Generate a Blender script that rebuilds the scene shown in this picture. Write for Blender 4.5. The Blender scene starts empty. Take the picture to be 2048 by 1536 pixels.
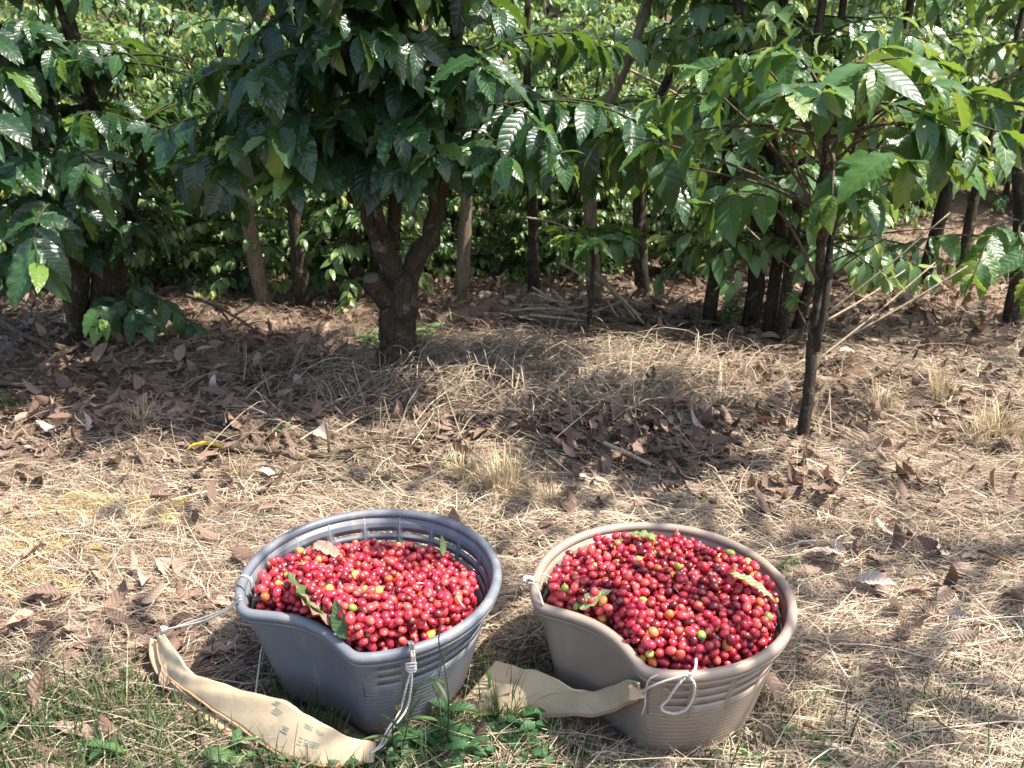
import bpy, math
import numpy as np
from mathutils import Vector

rng = np.random.default_rng(7)
PI = math.pi
sc = bpy.context.scene
COL = sc.collection

# ------------------------------------------------------------------ camera
PITCH = math.radians(20.0); FPX = 1773.0; HCAM = 1.0
cam_d = bpy.data.cameras.new('camera'); cam = bpy.data.objects.new('camera', cam_d); COL.objects.link(cam)
cam.location = (0, 0, HCAM); cam.rotation_euler = (math.radians(90) - PITCH, 0, 0)
cam_d.sensor_width = 36; cam_d.lens = 36 * FPX / 2048; cam_d.clip_start = 0.05; cam_d.clip_end = 500
cam_d.dof.use_dof = True; cam_d.dof.focus_distance = 1.55; cam_d.dof.aperture_fstop = 11
sc.camera = cam

def ray(px, py):
    x = (px - 1024) / FPX; y = -(py - 768) / FPX
    return np.array([x, math.cos(PITCH) + y * math.sin(PITCH), -math.sin(PITCH) + y * math.cos(PITCH)])
def gp(px, py, z=0.0):
    d = ray(px, py); t = (z - HCAM) / d[2]; return np.array([d[0] * t, d[1] * t, z])
def at(px, py, Y):
    d = ray(px, py); t = Y / d[1]; return np.array([0, 0, HCAM]) + d * t

# ------------------------------------------------------------------ light
AZ = math.radians(100); EL = math.radians(60)
sdir = Vector((math.cos(EL) * math.sin(AZ), math.cos(EL) * math.cos(AZ), math.sin(EL)))
sd = bpy.data.lights.new('sun', 'SUN'); sd.energy = 4.7; sd.angle = math.radians(0.5); sd.color = (1.0, 0.95, 0.86)
so = bpy.data.objects.new('sun', sd); COL.objects.link(so); so.rotation_euler = sdir.to_track_quat('Z', 'Y').to_euler(); so.location = (3, 3, 8)
W = bpy.data.worlds.new('World'); sc.world = W; W.use_nodes = True
wn = W.node_tree; wn.nodes.clear()
sky = wn.nodes.new('ShaderNodeTexSky'); sky.sky_type = 'NISHITA'; sky.sun_disc = False
sky.sun_elevation = EL; sky.sun_rotation = AZ; sky.air_density = 1.0; sky.dust_density = 2.5; sky.ozone_density = 1.0
bg = wn.nodes.new('ShaderNodeBackground'); bg.inputs[1].default_value = 0.15
wo = wn.nodes.new('ShaderNodeOutputWorld')
wn.links.new(sky.outputs[0], bg.inputs[0]); wn.links.new(bg.outputs[0], wo.inputs[0])
sc.view_settings.view_transform = 'Standard'; sc.view_settings.look = 'None'; sc.view_settings.gamma = 1
sc.view_settings.exposure = 1.6
sc.cycles.max_bounces = 8; sc.cycles.transparent_max_bounces = 8; sc.cycles.use_denoising = True

# ------------------------------------------------------------------ node helpers
class NT:
    def __init__(s, name):
        s.m = bpy.data.materials.new(name); s.m.use_nodes = True; s.t = s.m.node_tree; s.t.nodes.clear()
        s.out = s.t.nodes.new('ShaderNodeOutputMaterial')
    def n(s, typ, **kw):
        nd = s.t.nodes.new(typ)
        for k, v in kw.items(): setattr(nd, k, v)
        return nd
    def l(s, a, b): s.t.links.new(a, b)
    def setin(s, sock, v):
        if hasattr(v, 'node'): s.l(v, sock)
        elif v is not None: sock.default_value = v
    def math(s, op, a, b=None, clamp=False):
        nd = s.n('ShaderNodeMath', operation=op, use_clamp=clamp); s.setin(nd.inputs[0], a)
        if b is not None: s.setin(nd.inputs[1], b)
        return nd.outputs[0]
    def mix(s, f, a, b, mode='MIX'):
        nd = s.n('ShaderNodeMix', data_type='RGBA', blend_type=mode); s.setin(nd.inputs[0], f)
        for i, v in ((6, a), (7, b)):
            if isinstance(v, tuple): v = (*v, 1) if len(v) == 3 else v
            s.setin(nd.inputs[i], v)
        return nd.outputs[2]
    def ramp(s, f, stops):
        nd = s.n('ShaderNodeValToRGB'); e = nd.color_ramp.elements
        while len(e) < len(stops): e.new(0.5)
        for i, (p, c) in enumerate(stops): e[i].position = p; e[i].color = (*c, 1) if len(c) == 3 else c
        s.setin(nd.inputs[0], f); return nd.outputs[0]
    def noise(s, scale, detail=3, vec=None, rough=0.55):
        nd = s.n('ShaderNodeTexNoise'); nd.inputs['Scale'].default_value = scale; nd.inputs['Detail'].default_value = detail
        nd.inputs['Roughness'].default_value = rough
        if vec is not None: s.l(vec, nd.inputs['Vector'])
        return nd.outputs[0]
    def obj(s): return s.n('ShaderNodeTexCoord').outputs['Object']
    def scaled(s, vec, sx, sy, sz):
        nd = s.n('ShaderNodeMapping'); s.l(vec, nd.inputs[0]); nd.inputs['Scale'].default_value = (sx, sy, sz); return nd.outputs[0]
    def attr(s, name): return s.n('ShaderNodeAttribute', attribute_name=name)
    def bump(s, h, strength=0.5, dist=0.01):
        nd = s.n('ShaderNodeBump'); nd.inputs['Strength'].default_value = strength; nd.inputs['Distance'].default_value = dist
        s.l(h, nd.inputs['Height']); return nd.outputs[0]
    def pbr(s, col, rough=0.6, normal=None, spec=0.5, sss=None, coat=None):
        p = s.n('ShaderNodeBsdfPrincipled')
        if isinstance(col, tuple): p.inputs['Base Color'].default_value = (*col, 1)
        else: s.l(col, p.inputs['Base Color'])
        s.setin(p.inputs['Roughness'], rough); p.inputs['Specular IOR Level'].default_value = spec
        if normal is not None: s.l(normal, p.inputs['Normal'])
        if coat: p.inputs['Coat Weight'].default_value = coat; p.inputs['Coat Roughness'].default_value = 0.12
        return p.outputs[0]
    def done(s, sh):
        s.l(sh, s.out.inputs[0]); return s.m
    def addtrans(s, sh, col, f, normal=None):
        tr = s.n('ShaderNodeBsdfTranslucent')
        if isinstance(col, tuple): tr.inputs[0].default_value = (*col, 1)
        else: s.l(col, tr.inputs[0])
        mx = s.n('ShaderNodeMixShader'); mx.inputs[0].default_value = f
        s.l(sh, mx.inputs[1]); s.l(tr.outputs[0], mx.inputs[2]); return mx.outputs[0]

def leaf_material(name, stops, under, trans_col, trans=0.32, veins=9.0, rough=0.34, bump=0.5, bd=0.004, spec=0.5):
    t = NT(name)
    tint = t.attr('tint').outputs['Fac']
    uv = t.n('ShaderNodeUVMap', uv_map='UVMap').outputs[0]
    sp = t.n('ShaderNodeSeparateXYZ'); t.l(uv, sp.inputs[0])
    u = t.math('ABSOLUTE', t.math('MULTIPLY_ADD', sp.outputs[0], 2.0)); u.node.inputs[2].default_value = -1.0
    nd = u.node
    u = t.math('ABSOLUTE', t.math('SUBTRACT', t.math('MULTIPLY', sp.outputs[0], 2.0), 1.0))
    ph = t.math('MULTIPLY', t.math('SUBTRACT', sp.outputs[1], t.math('MULTIPLY', u, 0.16)), veins * PI)
    q = t.math('ABSOLUTE', t.math('SINE', ph))
    q = t.math('POWER', q, 0.6)
    mid = t.math('SUBTRACT', 1.0, t.math('MULTIPLY', u, 14.0), clamp=True)
    vein = t.math('MAXIMUM', t.math('MULTIPLY', t.math('SUBTRACT', 1.0, t.math('MULTIPLY', q, 3.2), clamp=True), 0.45), mid)
    base = t.ramp(tint, stops)
    ns = t.noise(60, 2, t.obj())
    base = t.mix(t.math('MULTIPLY', ns, 0.45), base, t.mix(0.5, base, (0.01, 0.02, 0.008)))
    light = t.mix(0.5, base, (0.16, 0.24, 0.09))
    top = t.mix(t.math('MULTIPLY', vein, 0.55), base, light)
    geo = t.n('ShaderNodeNewGeometry')
    un = t.mix(0.35, base, under)
    col = t.mix(geo.outputs['Backfacing'], top, un)
    nrm = t.bump(t.math('ADD', q, t.math('MULTIPLY', mid, -0.6)), bump, bd)
    r = t.math('ADD', t.math('MULTIPLY', t.noise(25, 2, t.obj()), 0.2), rough - 0.08)
    r = t.math('ADD', r, t.math('MULTIPLY', geo.outputs['Backfacing'], 0.2))
    sh = t.pbr(col, r, nrm, spec)
    tc = t.mix(0.5, base, trans_col)
    return t.done(t.addtrans(sh, tc, trans))

LEAF_STOPS = [(0.0, (0.010, 0.032, 0.013)), (0.55, (0.019, 0.057, 0.019)), (0.85, (0.040, 0.10, 0.026)), (1.0, (0.14, 0.22, 0.035))]
M_leaf = leaf_material('coffee_leaf', LEAF_STOPS, (0.10, 0.17, 0.07), (0.20, 0.34, 0.03), 0.30, 9.0, 0.33, 0.26, 0.004)
LEAF_STOPS2 = [(0.0, (0.02, 0.06, 0.018)), (0.5, (0.035, 0.095, 0.025)), (0.85, (0.07, 0.15, 0.035)), (1.0, (0.22, 0.27, 0.04))]
M_leaf2 = leaf_material('coffee_leaf_young', LEAF_STOPS2, (0.12, 0.19, 0.07), (0.24, 0.36, 0.03), 0.34, 9.0, 0.36, 0.2, 0.004)
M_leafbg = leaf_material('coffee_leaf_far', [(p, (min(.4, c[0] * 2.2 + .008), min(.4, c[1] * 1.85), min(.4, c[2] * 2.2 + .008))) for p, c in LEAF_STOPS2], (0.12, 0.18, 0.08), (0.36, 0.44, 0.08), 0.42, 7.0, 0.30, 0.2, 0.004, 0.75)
DEAD = [(0.0, (0.055, 0.030, 0.023)), (0.35, (0.14, 0.085, 0.064)), (0.62, (0.25, 0.165, 0.125)), (0.85, (0.38, 0.27, 0.195)), (1.0, (0.50, 0.42, 0.36))]
M_dead = leaf_material('dead_leaf', DEAD, (0.22, 0.14, 0.10), (0.35, 0.16, 0.06), 0.12, 8.0, 0.62, 0.5, 0.003, 0.3)
M_yellow = leaf_material('yellow_leaf', [(0.0, (0.28, 0.22, 0.03)), (1.0, (0.5, 0.36, 0.03))], (0.35, 0.28, 0.07), (0.6, 0.45, 0.03), 0.2, 8.0, 0.5, 0.4, 0.003)
M_picked = leaf_material('picked_leaf', [(0.0, (0.05, 0.10, 0.03)), (0.5, (0.16, 0.24, 0.08)), (1.0, (0.30, 0.34, 0.14))], (0.32, 0.38, 0.2), (0.3, 0.4, 0.06), 0.25, 9.0, 0.4, 0.4, 0.003)
M_weed = leaf_material('weed_leaf', [(0.0, (0.022, 0.07, 0.025)), (0.6, (0.04, 0.11, 0.038)), (1.0, (0.11, 0.2, 0.06))], (0.12, 0.2, 0.08), (0.25, 0.4, 0.06), 0.3, 6.0, 0.5, 0.3, 0.002, 0.35)

def grass_material(name, stops, trans=0.2):
    t = NT(name); tint = t.attr('tint').outputs['Fac']
    c = t.ramp(tint, stops)
    c = t.mix(t.math('MULTIPLY', t.noise(90, 2, t.obj()), 0.4), c, t.mix(0.6, c, (0.05, 0.035, 0.02)))
    return t.done(t.addtrans(t.pbr(c, 0.55, None, 0.3), c, trans))
M_straw = grass_material('dry_straw', [(0.0, (0.12, 0.082, 0.06)), (0.3, (0.24, 0.18, 0.128)), (0.7, (0.47, 0.37, 0.26)), (1.0, (0.70, 0.59, 0.435))], 0.15)
M_tuft = grass_material('dry_tuft', [(0.0, (0.34, 0.25, 0.14)), (0.6, (0.54, 0.42, 0.25)), (1.0, (0.68, 0.56, 0.36))], 0.25)
M_grass = grass_material('green_grass', [(0.0, (0.025, 0.05, 0.016)), (0.6, (0.055, 0.105, 0.032)), (1.0, (0.22, 0.22, 0.09))], 0.3)

def bark_material(name, dark, mid, pale, lichen=0.3):
    t = NT(name); o = t.obj()
    a = t.noise(75, 6, t.scaled(o, 1, 1, 0.3), 0.75); b = t.noise(14, 3, o)
    c = t.ramp(a, [(0.3, dark), (0.55, mid), (0.75, pale)])
    l = t.ramp(t.noise(22, 4, o, 0.7), [(0.56, (0, 0, 0)), (0.68, (1, 1, 1))])
    c = t.mix(t.math('MULTIPLY', l, lichen), c, (0.34, 0.33, 0.27))
    c = t.mix(t.math('MULTIPLY', b, 0.5), c, t.mix(0.5, c, (0.08, 0.075, 0.03)))
    return t.done(t.pbr(c, 0.85, t.bump(a, 1.0, 0.022), 0.2))
M_bark = bark_material('coffee_bark', (0.018, 0.013, 0.010), (0.06, 0.043, 0.031), (0.15, 0.115, 0.085), 0.5)
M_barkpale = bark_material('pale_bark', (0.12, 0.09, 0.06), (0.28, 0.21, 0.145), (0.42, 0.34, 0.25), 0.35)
M_twig = bark_material('green_twig', (0.03, 0.04, 0.018), (0.075, 0.085, 0.035), (0.16, 0.13, 0.08), 0.15)
M_stick = bark_material('bare_stick', (0.28, 0.21, 0.14), (0.52, 0.42, 0.30), (0.64, 0.55, 0.42), 0.2)

M_deadwood = bark_material('dead_wood', (0.05, 0.036, 0.027), (0.17, 0.115, 0.08), (0.33, 0.24, 0.17), 0.3)
M_cutwood = bark_material('cut_wood', (0.09, 0.07, 0.055), (0.19, 0.155, 0.125), (0.28, 0.24, 0.2), 0.3)

def plastic(name, base, lite, ribs):
    t = NT(name); o = t.obj(); sp = t.n('ShaderNodeSeparateXYZ'); t.l(o, sp.inputs[0])
    n1 = t.noise(9, 4, o); n2 = t.noise(70, 3, o)
    c = t.mix(t.math('MULTIPLY', n1, 0.7), base, lite)
    c = t.mix(t.math('MULTIPLY', t.ramp(t.noise(38, 6, o, 0.75), [(0.55, (0, 0, 0)), (0.68, (1, 1, 1))]), 0.3), c, (0.27, 0.21, 0.16))
    scr = t.noise(30, 3, t.scaled(o, 1, 1, 0.15))
    c = t.mix(t.math('MULTIPLY', t.ramp(scr, [(0.52, (0, 0, 0)), (0.72, (1, 1, 1))]), 0.38), c, (0.36, 0.30, 0.25))
    dirt = t.math('MULTIPLY', t.ramp(sp.outputs[2], [(0.0, (1, 1, 1)), (0.10, (0, 0, 0))]), t.ramp(t.noise(24, 5, o, 0.7), [(0.38, (0, 0, 0)), (0.6, (1, 1, 1))]))
    c = t.mix(t.math('MULTIPLY', dirt, 0.8), c, (0.20, 0.13, 0.085))
    h = t.math('MULTIPLY', n2, 0.12)
    if ribs:
        h = t.math('ADD', h, t.math('POWER', t.math('ABSOLUTE', t.math('SINE', t.math('MULTIPLY', sp.outputs[2], PI / 0.0085))), 4.0))
    sh = t.pbr(c, t.math('ADD', t.math('MULTIPLY', n2, 0.15), 0.34), t.bump(h, 0.22, 0.002), 0.5)
    return t.done(t.addtrans(sh, tuple(min(1, x * 1.6) for x in lite), 0.16))
GREY = ((0.105, 0.118, 0.136), (0.19, 0.20, 0.22)); BROWN = ((0.225, 0.172, 0.128), (0.34, 0.275, 0.22))
M_pl = {'grey': (plastic('grey_plastic_ribbed', *GREY, True), plastic('grey_plastic', *GREY, False)),
        'brown': (plastic('brown_plastic_ribbed', *BROWN, True), plastic('brown_plastic', *BROWN, False))}

def cherry_material():
    t = NT('cherry_skin'); c = t.attr('Col').outputs['Color']; o = t.obj()
    g = t.n('ShaderNodeNewGeometry').outputs['Random Per Island']
    c = t.mix(t.math('MULTIPLY', t.noise(160, 2, o), 0.25), c, t.mix(0.6, c, (0.05, 0.0, 0.01)))
    p = t.n('ShaderNodeBsdfPrincipled'); t.l(c, p.inputs['Base Color']); p.inputs['Roughness'].default_value = 0.21
    p.inputs['Specular IOR Level'].default_value = 0.5
    t.l(t.bump(t.noise(300, 2, o), 0.08, 0.002), p.inputs['Normal'])
    p.inputs['Subsurface Weight'].default_value = 0.15; p.inputs['Subsurface Radius'].default_value = (0.004, 0.001, 0.001); p.inputs['Subsurface Scale'].default_value = 1.0
    return t.done(p.outputs[0])
M_cherry = cherry_material()

def canvas_material(name, a, b):
    t = NT(name); o = t.obj()
    c = t.mix(t.noise(16, 4, o), a, b)
    st = t.ramp(t.noise(28, 5, o, 0.7), [(0.5, (0, 0, 0)), (0.72, (1, 1, 1))])
    c = t.mix(t.math('MULTIPLY', st, 0.35), c, (0.30, 0.22, 0.12))
    sp = t.n('ShaderNodeSeparateXYZ'); uv = t.n('ShaderNodeUVMap', uv_map='UVMap').outputs[0]; t.l(uv, sp.inputs[0])
    wv = t.math('MULTIPLY', t.math('SINE', t.math('MULTIPLY', sp.outputs[0], 500.0)), t.math('SINE', t.math('MULTIPLY', sp.outputs[1], 1800.0)))
    h = t.math('ADD', t.math('MULTIPLY', wv, 0.1), t.noise(35, 4, o))
    return t.done(t.addtrans(t.pbr(c, 0.9, t.bump(h, 0.6, 0.010), 0.15), c, 0.1))
M_canvas = canvas_material('tan_canvas', (0.55, 0.42, 0.265), (0.65, 0.52, 0.355))
M_hem = canvas_material('orange_hem', (0.50, 0.24, 0.13), (0.56, 0.33, 0.2))
def simple(name, col, rough=0.7, var=0.3, sc_=60):
    t = NT(name); o = t.obj(); n = t.noise(sc_, 3, o)
    c = t.mix(t.math('MULTIPLY', n, var), col, tuple(x * 0.4 for x in col))
    return t.done(t.pbr(c, rough, t.bump(n, 0.3, 0.002), 0.3))
def cord_material():
    t = NT('white_cord'); o = t.obj(); n = t.noise(90, 4, o, 0.7); sp = t.n('ShaderNodeSeparateXYZ'); t.l(t.n('ShaderNodeUVMap', uv_map='UVMap').outputs[0], sp.inputs[0])
    h = t.math('ABSOLUTE', t.math('SINE', t.math('ADD', t.math('MULTIPLY', sp.outputs[0], 2 * PI), t.math('MULTIPLY', sp.outputs[1], 150.0))))
    c = t.mix(t.math('MULTIPLY', n, 0.7), (0.74, 0.69, 0.62), (0.36, 0.31, 0.25)); c = t.mix(t.math('MULTIPLY', t.math('SUBTRACT', 1.0, h), 0.35), c, (0.3, 0.26, 0.2))
    return t.done(t.pbr(c, 0.9, t.bump(h, 0.8, 0.001), 0.15))
M_cord = cord_material()
M_ink = simple('faded_ink', (0.25, 0.26, 0.19), 0.9, 0.3, 300)
M_seed = simple('grass_seed', (0.22, 0.27, 0.09), 0.7)

def ground_material():
    t = NT('soil'); o = t.obj()
    a = t.noise(2.2, 5, o, 0.6); b = t.noise(26, 6, o, 0.7); d = t.noise(140, 4, o, 0.7)
    c = t.ramp(b, [(0.3, (0.045, 0.03, 0.022)), (0.5, (0.11, 0.076, 0.057)), (0.72, (0.23, 0.165, 0.125))])
    c = t.mix(t.ramp(a, [(0.42, (0, 0, 0)), (0.62, (0.55, 0.55, 0.55))]), c, (0.33, 0.225, 0.145))
    c = t.mix(t.math('MULTIPLY', d, 0.45), c, (0.06, 0.04, 0.03))
    h = t.math('ADD', b, t.math('MULTIPLY', d, 0.5))
    return t.done(t.pbr(c, 0.95, t.bump(h, 0.8, 0.02), 0.1))
M_ground = ground_material()
def moss_material():
    t = NT('moss'); o = t.obj()
    a = t.noise(60, 5, o, 0.7)
    c = t.ramp(a, [(0.3, (0.14, 0.10, 0.03)), (0.5, (0.28, 0.21, 0.05)), (0.7, (0.42, 0.34, 0.10))])
    return t.done(t.pbr(c, 0.95, t.bump(t.noise(260, 3, o), 0.9, 0.006), 0.1))
M_moss = moss_material()

# ------------------------------------------------------------------ mesh builder
def nrm(v):
    v = np.asarray(v, float); return v / np.maximum(np.linalg.norm(v, axis=-1, keepdims=True), 1e-9)

class MB:
    def __init__(s): s.V = []; s.F = []; s.UV = []; s.T = []; s.MI = []; s.C = []; s.n = 0
    def add(s, v, f, uv=None, tint=0.5, mi=0, col=None):
        v = np.asarray(v, float).reshape(-1, 3); f = np.asarray(f, int).reshape(-1, 4)
        s.V.append(v); s.F.append(f + s.n); s.n += len(v)
        s.UV.append(np.zeros((len(v), 2)) if uv is None else np.asarray(uv, float).reshape(-1, 2))
        s.T.append(np.broadcast_to(np.asarray(tint, float), (len(v),)).copy())
        s.MI.append(np.full(len(f), mi))
        s.C.append(np.ones((len(v), 4)) if col is None else np.asarray(col, float).reshape(-1, 4))
    def mesh(s, name, mats, smooth=True, col=False):
        V = np.concatenate(s.V); F = np.concatenate(s.F); nf = len(F)
        me = bpy.data.meshes.new(name)
        me.vertices.add(len(V)); me.vertices.foreach_set('co', V.astype(np.float32).ravel())
        me.loops.add(nf * 4); me.loops.foreach_set('vertex_index', F.astype(np.int32).ravel())
        me.polygons.add(nf); me.polygons.foreach_set('loop_start', (np.arange(nf) * 4).astype(np.int32))
        me.polygons.foreach_set('use_smooth', np.full(nf, smooth))
        me.polygons.foreach_set('material_index', np.concatenate(s.MI).astype(np.int32))
        uv = me.attributes.new('UVMap', 'FLOAT2', 'CORNER'); U = np.concatenate(s.UV)
        uv.data.foreach_set('vector', U[F.ravel()].astype(np.float32).ravel())
        ta = me.attributes.new('tint', 'FLOAT', 'POINT'); ta.data.foreach_set('value', np.concatenate(s.T).astype(np.float32))
        if col:
            ca = me.attributes.new('Col', 'FLOAT_COLOR', 'POINT'); ca.data.foreach_set('color', np.concatenate(s.C).astype(np.float32).ravel())
        for m in (mats if isinstance(mats, (list, tuple)) else [mats]): me.materials.append(m)
        me.update(calc_edges=True)
        return me
    def build(s, name, mats, parent=None, smooth=True, col=False, loc=None):
        o = bpy.data.objects.new(name, s.mesh(name, mats, smooth, col)); COL.objects.link(o)
        if parent is not None: o.parent = parent
        if loc is not None: o.location = loc
        return o

def tag(o, label=None, cat=None, group=None, kind=None):
    if label: o['label'] = label
    if cat: o['category'] = cat
    if group: o['group'] = group
    if kind: o['kind'] = kind
    return o
def empty(name, loc, label, cat, group=None):
    o = bpy.data.objects.new(name, None); COL.objects.link(o); o.location = loc; o.empty_display_size = 0.1
    return tag(o, label, cat, group)
def link_mesh(name, me, parent=None, loc=None, rot=None, scale=None):
    o = bpy.data.objects.new(name, me); COL.objects.link(o)
    if parent is not None: o.parent = parent
    if loc is not None: o.location = loc
    if rot is not None: o.rotation_euler = rot
    if scale is not None: o.scale = scale
    return o

def smooth_path(P, n):
    P = np.asarray(P, float); k = len(P)
    if k == 2: return P[0] + (P[1] - P[0]) * np.linspace(0, 1, n)[:, None]
    Q = np.vstack([2 * P[0] - P[1], P, 2 * P[-1] - P[-2]]); out = []
    for t in np.linspace(0, k - 1, n):
        i = min(int(t), k - 2); f = t - i; p0, p1, p2, p3 = Q[i], Q[i + 1], Q[i + 2], Q[i + 3]
        out.append(0.5 * (2 * p1 + (p2 - p0) * f + (2 * p0 - 5 * p1 + 4 * p2 - p3) * f * f + (3 * p1 - p0 - 3 * p2 + p3) * f ** 3))
    return np.array(out)

def tube(mb, P, R, sides=7, closed=False, mi=0, tint=0.5, cap=True, lump=0.0, r_=None):
    P = np.asarray(P, float); n = len(P); R = np.broadcast_to(np.asarray(R, float), (n,)).copy()
    if cap and not closed:
        t0 = nrm(P[1] - P[0]); t1 = nrm(P[-1] - P[-2])
        P = np.vstack([P[0] - t0 * R[0] * .15, P, P[-1] + t1 * R[-1] * .15]); R = np.concatenate([[R[0] * .05], R, [R[-1] * .05]]); n += 2
    if closed: T = nrm(np.roll(P, -1, 0) - np.roll(P, 1, 0))
    else: T = nrm(np.gradient(P, axis=0))
    ref = np.array([0, 0, 1.0]) if abs(T[:, 2]).mean() < 0.8 else np.array([1.0, 0.1, 0])
    A = nrm(np.cross(T, ref)); B = np.cross(T, A)
    th = np.arange(sides) / sides * 2 * PI
    rr = R[:, None] * np.ones(sides)
    if lump > 0:
        g = r_ or rng
        g = rng if r_ is None else r_
        rr = rr * (1 + lump * g.normal(size=rr.shape))
    V = P[:, None, :] + rr[..., None] * (np.cos(th)[None, :, None] * A[:, None, :] + np.sin(th)[None, :, None] * B[:, None, :])
    i = np.arange(n if closed else n - 1)[:, None]; j = np.arange(sides)[None, :]
    i2 = (i + 1) % n; j2 = (j + 1) % sides
    F = np.stack([i * sides + j, i * sides + j2, i2 * sides + j2, i2 * sides + j], -1).reshape(-1, 4)
    UV = np.stack(np.broadcast_arrays(th[None, :] / (2 * PI), np.linspace(0, 1, n)[:, None]), -1)
    mb.add(V, F, UV, tint, mi)

def leaves(mb, P, D, N, L, Wd, curl, wave, fold, tint, nl=8, nw=4, mi=0, nwave=4.0, r_=None, twist=0.0, shape=0.85):
    g = rng if r_ is None else r_
    P = np.asarray(P, float).reshape(-1, 3); n = len(P)
    ex = lambda a: np.broadcast_to(np.asarray(a, float), (n,))
    L, Wd, curl, wave, fold, tint = map(ex, (L, Wd, curl, wave, fold, tint))
    D = nrm(np.broadcast_to(D, (n, 3))); S = nrm(np.cross(D, np.broadcast_to(N, (n, 3)))); N = np.cross(S, D)
    v = np.linspace(0, 1, nl + 1); u = np.linspace(-1, 1, nw + 1)
    prof = np.sin(PI * v ** shape) ** 0.85 * (1 - 0.30 * v) + 0.035 * (1 - v)
    prof = prof / prof.max(); prof[-1] = 0.02
    c = np.where(np.abs(curl) < 1e-3, 1e-3, curl)[:, None]
    X = np.sin(c * v) / c; Z = -(1 - np.cos(c * v)) / c
    ph = g.uniform(0, 2 * PI, n)[:, None, None]; ph2 = g.uniform(0, 2 * PI, n)[:, None, None]
    tang = np.cos(c * v); tdn = -np.sin(c * v)
    Nl = tang[..., None] * N[:, None, :] - tdn[..., None] * D[:, None, :]
    ctr = P[:, None, :] + L[:, None, None] * (X[..., None] * D[:, None, :] + Z[..., None] * N[:, None, :])
    au = np.abs(u)
    hw = (Wd / 2)[:, None] * prof[None]
    lat = hw[:, :, None] * u[None, None, :] * np.cos(fold)[:, None, None]
    sgn = np.where(u < 0, 1.0, 0.0)[None, None, :]
    up = hw[:, :, None] * au * np.sin(fold)[:, None, None] + (wave * Wd)[:, None, None] * (au ** 1.5) * prof[None, :, None] ** .5 * np.sin(2 * PI * nwave * v[None, :, None] + ph + sgn * ph2)
    if twist:
        tw = (g.normal(0, twist, n)[:, None] * v[None])[:, :, None]
        lat, up = lat * np.cos(tw) - up * np.sin(tw), lat * np.sin(tw) + up * np.cos(tw)
    V = ctr[:, :, None, :] + lat[..., None] * S[:, None, None, :] + up[..., None] * Nl[:, :, None, :]
    m = (nl + 1) * (nw + 1)
    i = np.arange(nl)[:, None]; j = np.arange(nw)[None, :]
    f = np.stack([i * (nw + 1) + j, i * (nw + 1) + j + 1, (i + 1) * (nw + 1) + j + 1, (i + 1) * (nw + 1) + j], -1).reshape(-1, 4)
    F = (np.arange(n)[:, None, None] * m + f[None]).reshape(-1, 4)
    UV = np.stack(np.broadcast_arrays(((u + 1) / 2)[None, :], v[:, None]), -1).reshape(-1, 2)
    mb.add(V, F, np.tile(UV, (n, 1)), np.repeat(tint, m), mi)

# ------------------------------------------------------------------ ground
MOUNDS = [(0.05, 2.72, 0.055, 0.42, 0.22), (0.30, 2.28, 0.07, 0.38, 0.17), (-1.0, 2.95, 0.05, 0.6, 0.25), (-0.9, 2.35, 0.05, 0.5, 0.15),
          (1.3, 2.7, 0.06, 0.5, 0.3), (0.85, 1.95, 0.03, 0.3, 0.15), (-1.8, 3.4, 0.06, 0.5, 0.4), (0.3, 3.6, 0.04, 0.6, 0.2)]
_ph = rng.uniform(0, 6.28, (12, 2)); _k = rng.normal(0, 1, (12, 2)) * np.linspace(2, 14, 12)[:, None]
def gz(x, y):
    x = np.asarray(x, float); y = np.asarray(y, float)
    h = np.zeros(np.broadcast(x, y).shape)
    for i in range(12): h = h + 0.006 / (1 + i * 0.25) * np.sin(_k[i, 0] * x + _k[i, 1] * y + _ph[i, 0])
    near = np.clip((y - 1.45) / 0.5, 0, 1)
    h = h * (0.35 + 0.65 * near)
    for (mx, my, a, sx, sy) in MOUNDS: h = h + a * np.exp(-((x - mx) / sx) ** 2 - ((y - my) / sy) ** 2)
    u = np.clip(y - 5.8, 0, None); h = h + 0.36 * u * u / (u + .8)
    far = np.clip((y - 13.0) / 20.0, 0, None)
    return h + np.where(far > 0, 9.0 * far ** 1.3 / (1 + 0.3 * far), 0.0)
def on(px, py, dz=0.0):
    p = gp(px, py)
    for _ in range(8): p = gp(px, py, float(gz(p[0], p[1])))
    p[2] += dz; return p

def ax(lo, hi, step, ext, g=1.25):
    a = list(np.arange(lo, hi, step)); s = step; x = a[-1]
    while x < ext[1]: s *= g; x += s; a.append(x)
    s = step; x = a[0]; pre = []
    while x > ext[0]: s *= g; x -= s; pre.append(x)
    return np.array(pre[::-1] + a)
gx = ax(-3.2, 3.2, 0.03, (-90, 90)); gy = ax(0.8, 5.6, 0.03, (-60, 110))
X, Y = np.meshgrid(gx, gy); Z = gz(X, Y)
mb = MB(); ny, nx = X.shape
i = np.arange(ny - 1)[:, None]; j = np.arange(nx - 1)[None, :]
mb.add(np.stack([X, Y, Z], -1), np.stack([i * nx + j, i * nx + j + 1, (i + 1) * nx + j + 1, (i + 1) * nx + j], -1))
tag(mb.build('ground', M_ground), 'brown soil of the coffee plantation under straw and leaf litter', 'ground', kind='structure')

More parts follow.
